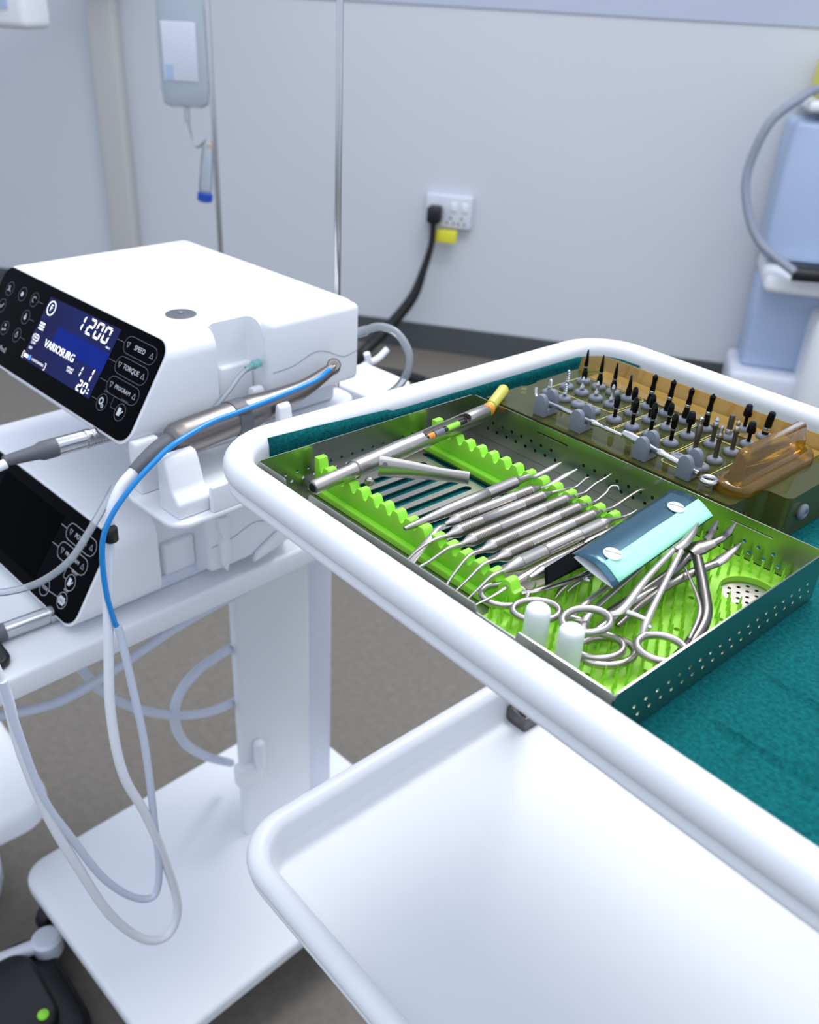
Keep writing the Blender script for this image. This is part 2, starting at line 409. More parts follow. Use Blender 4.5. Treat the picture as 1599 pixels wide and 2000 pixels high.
# ================================================================== CONSOLES
PS, PH, UD = .0482, .075, .2512
PT = Vector((0, PS, PH)).normalized()
def panel_frame(F):
    R3 = F.to_3x3(); x = R3 @ Vector((1, 0, 0)); y = R3 @ PT; return frame(F.translation, x, y, x.cross(y))
def console_body(F, H=PH, D=UD, U0=-.286, U1=.006, w0=-.004):
    bm = bmesh.new(); sl = PS/PH
    vv = [(u, v_, w_) for u in (U0, U1) for v_, w_ in ((w0*sl, w0), (H*sl, H), (D, H), (D, w0))]
    V = [bm.verts.new(p) for p in vv]
    for f in ((0, 1, 2, 3), (7, 6, 5, 4), (0, 4, 5, 1), (1, 5, 6, 2), (2, 6, 7, 3), (3, 7, 4, 0)): bm.faces.new([V[i] for i in f])
    bmesh.ops.recalc_face_normals(bm, faces=bm.faces)
    lg = [e for e in bm.edges if abs((e.verts[0].co-e.verts[1].co).normalized().y) > .9]
    bmesh.ops.bevel(bm, geom=lg, offset=.015, segments=6, profile=.5, affect='EDGES')
    def outline(fs):
        return list({e for f in fs for e in f.edges})
    bmesh.ops.bevel(bm, geom=outline([f for f in bm.faces if f.normal.y > .99]), offset=.013, segments=5, profile=.5, affect='EDGES')
    bm.normal_update()
    nf = Vector((0, -PH, PS)).normalized()
    bmesh.ops.bevel(bm, geom=outline([f for f in bm.faces if f.normal.dot(nf) > .995]), offset=.0022, segments=2, profile=.5, affect='EDGES')
    me = bpy.data.meshes.new('body'); bm.to_mesh(me); bm.free()
    cut = G().prism([(-.016, .100), (-.010, .091), (.03, .085), (.03, .137), (-.012, .137), (-.016, .134)], -.03, .12).mesh()
    me = boolcut(me, [cut]); me.transform(F); return me
def capsule(x0, x1, y, r, n=6):
    return slot(x0+r, y, x1-r, y, 2*r, n)
def tri(cx, cy, r, up=True):
    s = 1 if up else -1
    return [(cx, cy+s*r), (cx-.85*r, cy-s*.7*r), (cx+.85*r, cy-s*.7*r)]
Z1, Z2, Z3 = .0016, .0019, .0022      # heights above the slanted front: glass, screen, print
def seg7(g, ch, x, y, w_, h, s, F, sl=.12):
    S = {'0': 'abcdef', '1': 'bc', '2': 'abged', '3': 'abgcd', '5': 'afgcd'}[ch]
    def P(a, b): return (x+a*w_+sl*b*h, y+b*h)
    q = s/w_; r = s/h
    sh = {'a': [P(.08, 1), P(.92, 1), P(.92-q, 1-r), P(.08+q, 1-r)], 'd': [P(.08, 0), P(.92, 0), P(.92-q, r), P(.08+q, r)],
          'b': [P(1, .95), P(1, .54), P(1-q, .54+r*.6), P(1-q, .95-r)], 'c': [P(1, .46), P(1, .05), P(1-q, .05+r), P(1-q, .46-r*.6)],
          'f': [P(0, .95), P(0, .54), P(q, .54+r*.6), P(q, .95-r)], 'e': [P(0, .46), P(0, .05), P(q, .05+r), P(q, .46-r*.6)],
          'g': [P(.1, .5), P(q, .5+r*.5), P(1-q, .5+r*.5), P(.9, .5), P(1-q, .5-r*.5), P(q, .5-r*.5)]}
    for k in S: g.poly(sh[k], Z3, F)
def console(F, name, label, lower):
    loc = F @ Vector((-.14, .13, -.03)); t = thing(name, label, 'console', loc)
    body = link('body', console_body(F), M['plastic'], t, None, 40)
    G().box(-.265, -.012, .018, .235, -.0135 if lower else -.028, .002, F).out('base', M['plastic2'], t, bevel=.004)
    P = panel_frame(F)
    pan = G().prism(rrect(-.283, .0032, -.0015, .0875, .0135), .0003, Z1, P).out('front_panel', M['glassblack'], t, smooth=30)
    # pump bay, cover and housing on the right-hand side
    h = G().box(-.03, .0135, .1375, .243, .0, .0745, F).out('pump_housing', M['plastic'], t, bevel=.006, seg=4)
    sm = [(0.0139, .14+.1*k/24, .030+.009*math.exp(-((k-12)/5)**2)-.004*math.exp(-((k-20)/3)**2)) for k in range(25)]
    G().tube([F @ Vector(p) for p in sm], .00022, 5).out('seam', M['inkdim'], h)
    G().box(-.018, -.0095, .102, .1365, .002, .036, F).out('pump_cover', M['plastic'], t, bevel=.003)
    if not lower:
        d = G().lathe([(.0133, 0), (.0133, .0006), (.0125, .0010)], Matrix.Translation(F @ Vector((-.052, .093, PH-.0001))), 28).out('top_disc', M['grey'], t)
        G().lathe([(.0022, 0), (.0022, .0012), (.0008, .0016)], Matrix.Translation(F @ Vector((-.052, .093, PH+.0009))), 14).out('disc_stud', M['chrome'], d)
    else:
        # latch and turning knob on the side
        lt = G().prism([(.147, .062), (.158, .06), (.158, .012), (.153, .0), (.147, .012), (.147, .033), (.150, .036), (.150, .042), (.147, .046)], .006, .019, F @ Matrix(((0, 0, 1, 0), (1, 0, 0, 0), (0, 1, 0, 0), (0, 0, 0, 1))))
        lt.out('side_latch', M['plastic'], t, bevel=.001)
        kn = G(); kn.prism(slot(.185, -.001, .218, .012, .016)[:6]+[(.188, .006), (.184, -.003)], .0136, .020, F @ Matrix(((0, 0, 1, 0), (1, 0, 0, 0), (0, 1, 0, 0), (0, 0, 0, 1))))
        kn.out('lever_knob', M['plastic'], t, bevel=.002)
    # ---- front panel content
    def ringline(name, polys, m=M['inkdim'], w_=.0004):
        g = G()
        for p, c in polys: g.ribbon(p, w_, Z1+.0002, P, c)
        return g.out(name, m, pan, smooth=0)
    def put(name, s, x, y, size, m, al='CENTER', z=None):
        return link(name, lettering(s, size, P @ Matrix.Translation((x, y, Z1+.0003 if z is None else z)), al), m, pan, None, 0)
    if not lower:
        scr = G().poly([(-.1905, .0155), (-.0665, .0155), (-.0625, .0805), (-.186, .0785)], Z2, P).out('screen', M['screen'], pan, smooth=0)
        G().poly([(-.155, .040), (-.0648, .040), (-.0635, .0575), (-.153, .0575)], Z2+.0001, P).out('screen_band', M['screenband'], pan, smooth=0)
        g = G(); x = -.1245
        for ch in '1200':
            seg7(g, ch, x-(.004 if ch == '1' else 0), .0630, .0098, .0150, .0019, P); x += .0132
        g.out('speed_digits', M['glow'], pan, smooth=0)
        put('speed_unit', 'min-1', -.0700, .0615, .0030, M['glow'], z=Z3)
        g = G(); seg7(g, '1', -.0985, .0275, .006, .010, .0012, P); seg7(g, '1', -.0835, .0275, .008, .0135, .0016, P); g.out('program_digits', M['glow'], pan, smooth=0)
        g = G(); seg7(g, '2', -.0905, .0165, .0062, .0098, .0013, P); seg7(g, '0', -.0822, .0165, .0062, .0098, .0013, P); g.out('torque_digits', M['glow'], pan, smooth=0)
        put('torque_unit', 'N\ncm', -.0718, .0205, .0028, M['glow'], z=Z3)
        put('screen_word', 'VARIOSURG', -.1370, .0385, .0100, M['glow'], z=Z3)
        g = G(); g.ribbon(circ(-.1768, .0692, .0066, 24), .0009, Z3, P, True); g.out('circle_mark', M['glow'], pan, smooth=0)
        put('circle_letter', 'F', -.1768, .0692, .0088, M['glow'], z=Z3)
        g = G()
        for k in range(3): g.poly([(-.1845, .0472+k*.0027), (-.1755, .0472+k*.0027), (-.1755, .0485+k*.0027), (-.1845, .0485+k*.0027)], Z3, P)
        g.ribbon(capsule(-.1875, -.1765, .0388, .0027), .0006, Z3, P, True)
        g.out('screen_icons', M['glow'], pan, smooth=0)
        put('level_text', 'HIGH', -.182, .0388, .0034, M['glow'], z=Z3); put('level_text', 'LOW', -.1825, .0333, .0034, M['glow'], z=Z3); put('level_text', 'OFF', -.1835, .0279, .0034, M['glow'], z=Z3)
        g = G()
        g.ribbon([(-.190, .0225), (-.192, .0225), (-.192, .0165), (-.190, .0165)], .0007, Z3, P); g.ribbon([(-.1500, .0225), (-.148, .0225), (-.148, .0165), (-.150, .0165)], .0007, Z3, P)
        g.box(-.189, -.1815, .0182, .0212, Z3, Z3+.00005, P); g.out('battery_mark', M['glow'], pan, smooth=0)
        G().box(-.1795, -.1765, .0175, .0220, Z3, Z3+.00005, P).out('wireless_mark', M['bt'], pan, smooth=0)
        put('pedal_text', 'FOOTCONTROL', -.1625, .0195, .0030, M['glow'], z=Z3)
        put('system_text', 'IMPLANT\nSYSTEM', -.1095, .0285, .0028, M['glow'], z=Z3)
        rows = [('SPEED', .0720), ('TORQUE', .0540), ('PROGRAM', .0362)]
        for s, y in rows:
            ringline('key_outline', [(capsule(-.0515, -.0035, y, .0075), True), ([(-.0635, y), (-.0515, y)], False)])
            put('key_text', s, -.0277, y, .0050 if s == 'PROGRAM' else .0060, M['ink'])
            ringline('key_arrow', [(tri(-.0455, y, .0026, False), True)], M['ink'], .0006); ringline('key_arrow', [(tri(-.0100, y, .0026, True), True)], M['ink'], .0006)
        for x, y, s in ((-.0475, .0190, 'GEAR'), (-.0190, .0195, 'MEMORY')):
            ringline('key_outline', [(circ(x, y, .0072, 22), True)])
            put('key_text', s, x, y+.0098, .0026, M['inkdim'])
        ringline('key_line', [([(-.0640, .0190), (-.0547, .0190)], False), ([(-.0345, .0287), (-.0345, .0195), (-.0262, .0195)], False)])
        g = G(); g.ribbon(circ(-.0485, .0198, .0026, 10), .0014, Z3, P, True); g.ribbon(circ(-.0448, .0162, .0013, 8), .0009, Z3, P, True); g.out('gear_icon', M['ink'], pan, smooth=0)
        g = G(); g.poly([(-.0222, .0162), (-.0178, .0162), (-.0178, .0232), (-.0222, .0232)], Z3, P); g.ribbon([(-.0188, .0172), (-.0150, .0216)], .0011, Z3, P); g.out('memory_icon', M['ink'], pan, smooth=0)
        for x, y in ((-.2610, .0675), (-.2350, .0684), (-.2108, .0690), (-.2627, .0495), (-.2135, .0506), (-.2412, .0317), (-.2155, .0316)):
            ringline('key_outline', [(circ(x, y, .0068, 22), True)]+([([(x+.0068, y), (x+.0165, y)], False)] if x > -.22 else []))
        g = G(); g.ribbon(circ(-.2108, .0690, .0028, 12)[1:-2], .0007, Z3, P); g.ribbon([(-.2640, .0700), (-.2580, .0650)], .0009, Z3, P); g.ribbon([(-.2610, .0705), (-.2610, .0675), (-.2640, .0650)], .0009, Z3, P)
        g.ribbon([(-.2655, .0495), (-.2630, .0472), (-.2598, .0520)], .0009, Z3, P); g.poly(circ(-.2135, .0500, .0022, 10)+[], Z3, P); g.poly([(-.2155, .0505), (-.2115, .0505), (-.2135, .0545)], Z3, P)
        g.poly(circ(-.2350, .0684, .0024, 10), Z3, P)
        for dx, dy in ((-.002, -.002), (.002, -.001), (0, .003)): g.poly(circ(-.2412+dx, .0317+dy, .0012, 8), Z3, P)
        g.ribbon(circ(-.2155, .0312, .0020, 10), .0005, Z3, P, True); g.ribbon([(-.2155, .0332), (-.2155, .0352)], .0012, Z3, P); g.out('key_icons', M['ink'], pan, smooth=0)
        put('model_text', 'Surgic Pro2', -.2225, .0130, .0066, M['ink'], 'RIGHT')
    else:
        G().poly([(-.1945, .0098), (-.0745, .0098), (-.0703, .0762), (-.190, .0762)], Z2, P).out('screen', M['screenoff'], pan, smooth=0)
        for s, y, x0, x1 in (('POWER', .0690, -.0590, -.0075), ('PROGRAM', .0500, -.0600, -.0085)):
            ringline('key_outline', [(capsule(x0, x1, y, .0078), True), ([(x0-.011, y), (x0, y)], False)], M['ink'])
            put('key_text', s, (x0+x1)/2, y, .0052 if s == 'PROGRAM' else .0060, M['ink'])
            ringline('key_arrow', [(tri(x0+.0075, y, .0028, False), True)], M['ink'], .0006); ringline('key_arrow', [(tri(x1-.0075, y, .0028, True), True)], M['ink'], .0006)
        for x, y, s in ((-.0225, .0312, 'MEMORY'), (-.0235, .0132, 'BURST')):
            ringline('key_outline', [(circ(x, y, .0074, 22), True)], M['ink']); put('key_text', s, x, y+.0096, .0026, M['ink'])
        ringline('key_outline', [(circ(-.0548, .0112, .0076, 22), True), ([(-.0472, .0115), (-.031, .0130)], False), ([(-.036, .0420), (-.036, .0312), (-.030, .0312)], False)], M['ink'])
        put('key_text', 'MODE', -.0548, .0112, .0042, M['ink'])
        g = G(); g.poly([(-.0257, .0279), (-.0213, .0279), (-.0213, .0349), (-.0257, .0349)], Z3, P); g.ribbon([(-.0223, .0289), (-.0185, .0333)], .0011, Z3, P)
        for dx in (-.0026, 0, .0026): g.box(-.0235+dx-.0017, -.0235+dx+.0017, .0132-.0036, .0132+.0036, Z3, Z3+.0001, P)
        g.box(-.0235-.0058, -.0235+.0058, .0132-.0014, .0132+.0014, Z3, Z3+.0001, P); g.out('key_icons', M['ink'], pan, smooth=0)
    return t
console(FU, 'surgical_console', 'upper white console with a lit blue screen reading 1200', False)
console(FL, 'surgical_console', 'lower white console with a dark switched-off screen', True)
# stand that carries the upper console above the lower one
t = thing('console_stand', 'white plastic stand holding the upper console above the lower one', 'stand', FU @ Vector((-.14, .16, -.1)))
G().prism(rrect(-.268, -.002, .03, .26, .02), -.038, -.0285, FU).out('plate', M['plastic'], t, bevel=.003)
for u0, u1 in ((-.262, -.24), (-.09, -.068)):
    G().prism([(.19, -.038), (.215, -.038), (.215, -.0975), (.165, -.0975)], u0, u1, FU @ Matrix(((0, 0, 1, 0), (1, 0, 0, 0), (0, 1, 0, 0), (0, 0, 0, 1)))).out('leg', M['plastic'], t, bevel=.003)
# ================================================================== INSTRUMENT CASSETTE
CX, CY, CZ0, CZ1 = .2805, .1935, .8985, .930
ca = thing('instrument_cassette', 'perforated stainless steel instrument cassette lying open in the tray', 'cassette', (CX/2, CY/2, CZ0))
YZ = Matrix(((0, 0, 1, 0), (1, 0, 0, 0), (0, 1, 0, 0), (0, 0, 0, 1)))      # local x->Y, y->Z, z->X
XZ = Matrix(((1, 0, 0, 0), (0, 0, 1, 0), (0, 1, 0, 0), (0, 0, 0, 1)))      # local x->X, y->Z, z->Y
def two_rows(a0, a1, pitch, z0, z1, r=.0013):
    h = []; k = 0; a = a0
    while a < a1:
        h.append(circ(a, z1, r, 10)); h.append(circ(a+pitch*.5, z0, r, 10)); a += pitch
    return h
def side_outline(L, r=.003):
    return [(0, CZ0), (L, CZ0), (L, CZ1-r), (L-r*.3, CZ1-r*.3), (L-r, CZ1), (r, CZ1), (r*.3, CZ1-r*.3), (0, CZ1-r)]
link('side_wall', plate(side_outline(CY), two_rows(.012, CY-.012, .0092, .9075, .9135), .0008, YZ), M['steelsheet'], ca, None, 30)
link('side_wall', plate(side_outline(CY), two_rows(.010, CY-.010, .0090, .9068, .9135, .00115), .0008, Matrix.Translation((CX-.0008, 0, 0)) @ YZ), M['steelsheet'], ca, None, 30)
hs = two_rows(.014, .085, .0095, .9085, .9145)+two_rows(.110, CX-.02, .0095, .9085, .9145)
hs += [[(.066, .9225), (.094, .9225), (.094, .9240), (.066, .9240)], [(.222, .9235), (.25, .9235), (.25, .9245), (.222, .9245)]]
link('back_wall', plate(side_outline(CX), hs, .0008, Matrix.Translation((0, CY-.0008, 0)) @ XZ), M['steelsheet'], ca, None, 30)
front = [(0, CZ0), (CX, CZ0), (CX, CZ1-.003), (CX-.001, CZ1-.001), (CX-.003, CZ1), (.2235, CZ1), (.2225, CZ1-.001), (.2220, CZ1-.0045), (.1955, CZ1-.0045), (.1945, CZ1-.001), (.1935, CZ1),
         (.0560, CZ1), (.0550, CZ1-.001), (.0545, CZ1-.010), (.0500, CZ1-.010), (.0490, CZ1-.006), (.0315, CZ1-.005), (.0305, CZ1-.001), (.0295, CZ1), (.003, CZ1), (.001, CZ1-.001), (0, CZ1-.003)]
link('front_wall', plate(front, [], .0009, XZ), M['steelsheet'], ca, None, 30)
# slotted floor
holes = []
for i in range(12):
    x = .022+i*.0112
    if x < .165: holes.append(slot(x, .066, x, .124, .0062))
for x0, x1 in ((.012, .040), (.052, .094), (.106, .150)):
    holes.append(slot(x0, .0545, x1, .0545, .0056)); holes.append(slot(x0, .0165, x1, .0165, .010)); holes.append(slot(x0, .1365, x1, .1365, .0056))
for x0, x1 in ((.014, .034), (.046, .072), (.084, .110), (.122, .150)): holes.append(slot(x0, .1745, x1, .1745, .0085))
for i in range(5):
    for j in range(5):
        x = .2575+(i-2)*.0058+(j % 2)*.0029; y = .1615+(j-2)*.0052
        if (x-.2575)**2+(y-.1615)**2 < .0155**2: holes.append(circ(x, y, .0012, 9))
link('floor_plate', plate([(.0009, .001), (CX-.0009, .001), (CX-.0009, CY-.001), (.0009, CY-.001)], holes, .0010, Matrix.Translation((0, 0, CZ0+.0005))), M['steel'], ca, None, 30)
# toothed silicone racks
def rack(name, x0, n, y0, y1, first_high):
    p = .01150; pts = [(x0-.001, .9042), (x0-.001, .9245 if first_high else .9195)]
    pts += [(x0+.0035, .9245 if first_high else .9195), (x0+.0055, .9160)]
    x = x0+.0065
    for k in range(n):
        pts += [(x, .9150), (x+.0022, .9195), (x+.0032, .9203), (x+.0062, .9203), (x+.0072, .9195), (x+.0094, .9150)]
        x += p
    pts += [(x, .9150), (x, .9042)]
    rk = G().prism(pts, y0, y1, XZ).out(name, M['green'], ca, bevel=.0005, seg=2)
    fl = G().box(x0-.003, x+.002, y0-.0045, y0+.0005, .9000, .9052).out('rack_flange', M['green'], rk, bevel=.0012)
    return rk
rack('toothed_rack', .0080, 15, .0395, .0470, True)
rack('toothed_rack', .0085, 14, .1440, .1515, True)
# spiked silicone mat
mm = plate(rrect(.1795, CX-.0012, .0015, CY-.0015, .004), [circ(.2575, .1615, .0165, 28)]+[circ(x, y, .0017, 8) for x, y in ((.262, .055), (.2745, .09), (.252, .098), (.246, .03), (.272, .03), (.262, .125), (.24, .13))], .0035, Matrix.Translation((0, 0, .9000)))
mt = link('spiked_mat', mm, M['matgreen'], ca, None, 30)
g = G(); random.seed(7)
for i in range(15):
    for j in range(33):
        x = .1828+i*.0067+(j % 2)*.0033+random.uniform(-.0006, .0006); y = .0045+j*.0057+random.uniform(-.0006, .0006)
        if x > CX-.003 or y > CY-.003: continue
        if (x-.2575)**2+(y-.1615)**2 < .0178**2: continue
        hgt = .0088+random.uniform(-.0006, .0006); dx, dy = random.uniform(-.0004, .0004), random.uniform(-.0004, .0004)
        g.loft([[(x+dx*k+r*math.cos(a), y+dy*k+r*math.sin(a), .9034+hgt*k) for a in (0, 1.257, 2.513, 3.77, 5.027)] for k, r in ((0, .00098), (.85, .0005), (1, .00022))])
o = g.out('mat_spikes', M['matgreen'], mt); o['kind'] = 'stuff'
# ------------------------------------------------------------------ hand instruments in the racks
def hand_handle(L, r=.0040, cone=.008):
    prof = [(.0011, 0), (.0016, .0006), (.0018, cone*.35), (r*.93, cone), (r, cone+.0008)]
    z = cone+.0022
    while z < L*.30: prof += [(r, z), (r*.86, z+.00025), (r*.86, z+.0006), (r, z+.00085)]; z += .0012
    prof += [(r*.97, L*.31), (r*.97, L*.69)]; z = L*.70
    while z < L-cone-.003: prof += [(r, z), (r*.86, z+.00025), (r*.86, z+.0006), (r, z+.00085)]; z += .0012
    prof += [(r, L-cone-.0008), (r*.93, L-cone), (.0018, L-cone*.35), (.0016, L-.0006), (.0011, L)]
    return prof
def instrument(name, label, cat, x0, y0, x1, y1, z, left, right, lr=None, rr=None, prof=None, group=None, flatL=None, flatR=None):
    a, b = Vector((x0, y0, z)), Vector((x1, y1, z)); L = (b-a).length
    t = thing(name, label, cat, (a+b)/2, group)
    G().lathe(prof or hand_handle(L), axis(a, b-a), 16).out('handle', M['steel'], t, smooth=50)
    for nm, pts, rd, fl, st in (('working_tip', left, lr, flatL, a), ('working_tip', right, rr, flatR, b)):
        if not pts: continue
        P = spl([st]+[Vector((p[0], p[1], zi+(p[2]-zi)*.3 if p[2] > zi else p[2]-.001)) for p in pts], 5); R_ = splr(rd, 5) if rd else splr([.0013]+[.0010]*(len(pts)-1)+[.0003], 5)
        G().tube(P, R_, 8, flat=fl).out(nm, M['steel'], t)
    return t
zi = .9192
GI = 'double-ended hand instruments resting in the green racks'
# plain-ended scalpel handle
instrument('scalpel_handle', 'steel blade handle with plain tapered end, hand instrument nearest the syringe', 'instrument', .1063, .0310, .1049, .1400, zi+.0006, None,
           [(.1048, .148, zi), (.1045, .166, zi+.001), (.1042, .1745, zi+.003)], None, [.0022, .0020, .0022, .0006],
           [(.0006, 0), (.0013, .0004), (.0017, .004), (.0038, .034), (.0040, .05)]+[(.0040-.0004*(k % 2), .07+k*.0006) for k in range(46)]+[(.0026, .1005), (.0022, .109)], GI, None, (.45, 1))
T = [
    ('flat-bladed chisel, second hand instrument from the syringe', .1162, .0545, .1190, .1362, [(.1178, .047, .923), (.122, .034, .918), (.1255, .018, .912)], [(.1185, .146, zi), (.1180, .162, zi+.002), (.1176, .1745, zi+.004)], [.0013, .0011, .0022, .0032], [.0013, .0014, .0022, .0008], (.3, 1), (.35, 1)),
    ('straight elevator, third hand instrument from the syringe', .1262, .0462, .1283, .1366, [(.1265, .036, .9235), (.1268, .022, .919), (.1275, .0125, .914)], [(.1290, .148, zi), (.1292, .160, zi-.002), (.1296, .1690, zi+.002), (.1310, .1715, zi+.006)], [.0013, .0010, .0008, .0004], [.0013, .001, .0009, .0008, .0003], None, None),
    ('hooked periodontal scaler, fourth hand instrument from the syringe', .1380, .0462, .1400, .1450, [(.138, .036, .923), (.1378, .022, .918), (.1372, .0135, .9165), (.136, .009, .914)], [(.1398, .156, zi), (.1380, .168, zi+.001), (.1375, .180, zi+.004), (.1372, .1865, zi+.008)], [.0013, .0011, .0009, .0009, .0004], [.0013, .0011, .0010, .0009, .0003], None, None),
    ('curved curette, fifth hand instrument from the syringe', .1497, .0502, .1518, .1430, [(.1505, .040, .922), (.1535, .026, .916), (.1575, .014, .912), (.1565, .0095, .9145)], [(.1515, .152, zi), (.1500, .164, zi+.001), (.1478, .172, zi+.006), (.1505, .1755, zi+.007), (.153, .174, zi+.004)], [.0013, .0011, .0009, .0008, .0003], [.0013, .0011, .0010, .0008, .0007, .0003], None, None),
    ('bone curette with twisted shank, sixth hand instrument from the syringe', .1612, .0502, .1629, .1436, [(.1615, .040, .922), (.163, .028, .9175), (.1645, .0125, .913)], [(.1630, .156, zi), (.1628, .170, zi+.003), (.1625, .182, zi+.0065), (.1635, .187, zi+.006)], [.0013, .0012, .0009, .0004], [.0013, .0011, .001, .0009, .0004], None, None),
]
for lab, x0, y0, x1, y1, l, r, lr, rr_, fl, fr in T:
    instrument('double_ended_instrument', 'steel '+lab, 'instrument', x0, y0, x1, y1, zi, l, r, lr, rr_, None, GI, fl, fr)
def thick_prof(L):
    r = .0046; p = [(.0012, 0), (.0016, .0006), (.0030, .006), (r, .013)]
    p += [(r-.00045*(k % 2), .014+k*.0006) for k in range(34)]+[(r*.95, .036), (r*.95, L-.034)]+[(r-.00045*(k % 2), L-.033+k*.0006) for k in range(34)]+[(r, L-.012), (.0028, L-.006), (.0014, L)]
    return p
instrument('double_ended_instrument', 'thick steel instrument with ribbed grip, seventh from the syringe and beside the blue packet', 'instrument', .1722, .0445, .1742, .1415, zi+.0003,
           [(.1725, .036, .922), (.1732, .026, .918), (.1742, .0135, .914)], [(.1745, .150, zi), (.1750, .158, zi), (.1752, .163, zi+.001)], [.0013, .0013, .0009, .0004], [.0013, .0011, .001, .0004], thick_prof(.097), GI)
instrument('blunt_probe', 'steel handle with blunt rounded end partly hidden under the blue packet', 'instrument', .1868, .0500, .1862, .1500, .9205, None, None, None, None,
           [(.0008, 0), (.0016, .0004), (.0019, .002), (.0036, .010)]+[(.0036-.00045*(k % 2), .012+k*.0006) for k in range(30)]+[(.0034, .034), (.0034, .094), (.0015, .10)], GI)
t = thing('slim_spatula', 'slim pointed steel spatula lying between the ribbed instrument and blunt probe', 'instrument', (.181, .045, .921), GI)
G().tube(spl([(.1822, .0135, .9165), (.1815, .030, .916), (.1805, .048, .9175), (.1800, .070, .9185), (.1806, .105, .9185)], 5), splr([.0003, .0008, .0017, .0018, .0018], 5), 10, flat=(.35, 1)).out('blade', M['steel'], t)
G().lathe([(.0016, 0), (.0024, .004), (.0024, .03), (.001, .034)], axis((.1806, .105, .9185), (.0004, 1, 0)), 12).out('handle', M['steel'], t)
# ------------------------------------------------------------------ lever syringe with yellow cap
A, B = Vector((.0432, .0115, .9258)), Vector((.0250, .1815, .9268)); ax = (B-A).normalized(); FS = axis(A, ax)
L = (B-A).length
sy = thing('lever_syringe', 'steel lever-action syringe with yellow needle cap lying across the green racks', 'syringe', (A+B)/2)
G().lathe([(.0032, 0), (.0042, .0003), (.0046, .0012), (.0046, .032), (.0052, .0345), (.0052, .036)], FS, 24).out('nozzle', M['steel'], sy)
G().lathe([(.0028, -.0002), (.0028, .0004)], FS, 16).out('nozzle_bore', M['black'], sy)
br = G().lathe([(.0056, .036), (.0064, .0365), (.0064, .0825), (.0059, .0830), (.0059, .0842), (.0061, .0848), (.0061, L-.002), (.0052, L)], FS, 28).mesh()
R3 = FS.to_3x3(); side = R3.col[0]; FV = frame(A, ax, ax.cross(Vector((0, 0, 1))).normalized(), Vector((0, 0, 1)))
vd = (Vector((.45, -.62, .65))).normalized(); vd = (vd-ax*vd.dot(ax)).normalized(); FV = frame(A, ax, vd.cross(ax), vd)
br = boolcut(br, [G().prism(slot(.103, 0, .145, 0, .0076), .0008, .02, FV).mesh()])
link('barrel', br, M['steel'], sy, None, 40)
G().lathe([(.0024, .101), (.0024, .147)], FS, 14).out('cartridge', M['black'], sy)
G().lathe([(.0026, .106), (.0026, .112)], FS, 14).out('cartridge_band', M['orange'], sy)
G().lathe([(.0026, .113), (.0026, .122)], FS, 14).out('cartridge_glass', M['grommet'], sy)
G().lathe([(.0026, .126), (.0026, .139)], FS, 14).out('cartridge_plunger', M['green'], sy)
lv = spl([(0.0506,0.0581,0.9300), (0.0640,0.0714,0.9290), (0.0789,0.0843,0.9280), (0.0928,0.0971,0.9270)], 6)
G().tube(lv, splr([.0074, .0062, .0046, .0046], 6), 14, flat=(1, .5)).out('lever', M['steel'], sy)
G().lathe([(.0012, -.0005), (.0016, .0005)], axis(lv[1]+Vector((.0030, -.0018, .0030)), (.5, -.5, .4)), 10).out('lever_rivet', M['darksteel'], sy)
G().lathe([(.001, 0), (.003, .0006), (.0036, .002), (.0030, .0034), (.001, .004)], axis((0.0488,0.0523,0.9215), (.5, -.5, -.4)), 16).out('thumb_screw', M['steel'], sy)
e0 = B+ax*.001; e1 = Vector((0.0152,0.2112,0.9360)); ex = (e1-e0)
cp = sy
FCa = axis(e0, ex); Lc = ex.length
G().lathe([(.0036, 0), (.0042, .0005), (.0044, .004), (.0040, .006), (.0034, .008), (.0042, .0085), (.0042, Lc-.0025), (.0033, Lc-.0008), (.0012, Lc)], FCa, 20).out('needle_cap', M['capyellow'], cp)
G().lathe([(.0047, .001), (.0049, .0015), (.0049, .0042), (.0047, .0048)], FCa, 20).out('cap_collar', M['orange'], cp)
# ------------------------------------------------------------------ blue packet lying over the instruments
pk = thing('blue_packet', 'folded shiny blue foil packet with mint paper strip and two white studs', 'packet', (.206, .125, .93))
pa, pb, pc, pd = Vector((0.1976,0.0702,0.9340)), Vector((0.2282,0.0674,0.9300)), Vector((0.2187,0.1759,0.9300)), Vector((0.1871,0.1786,0.9340))
def sheet(c0, c1, c2, c3, bulge, nu=10, nv=14, dz=0, bu=0):
    vs = []; fs = []
    for j in range(nv+1):
        for i in range(nu+1):
            a, b = i/nu, j/nv
            p = (c0*(1-a)+c1*a)*(1-b)+(c3*(1-a)+c2*a)*b
            vs.append(p+Vector((0, 0, dz+bulge*math.sin(math.pi*min(1, a*1.0))+bu*math.sin(math.pi*b))))
    for j in range(nv):
        for i in range(nu):
            k = j*(nu+1)+i; fs.append((k, k+1, k+nu+2, k+nu+1))
    return vs, fs
def solid(vf, name, m, parent, th=.0004):
    me = G().add(*vf).mesh(name); o = link(name, me, m, parent, None, 60)
    md = o.modifiers.new('s', 'SOLIDIFY'); md.thickness = th; md.offset = 0; return o
top = solid(sheet(pa, pb, pc, pd, .0045), 'top_leaf', M['foil'], pk)
solid(sheet(pa+Vector((.001, .001, -.002)), pb+Vector((-.001, .001, -.0012)), pc+Vector((-.001, -.001, -.0012)), pd+Vector((.001, -.001, -.002)), -.0008), 'paper_lining', M['paper'], pk)
def on_packet(a, b, dz):
    p = (pa*(1-a)+pb*a)*(1-b)+(pd*(1-a)+pc*a)*b; return p+Vector((0, 0, dz+.0045*math.sin(math.pi*a)))
vs = []; fs = []
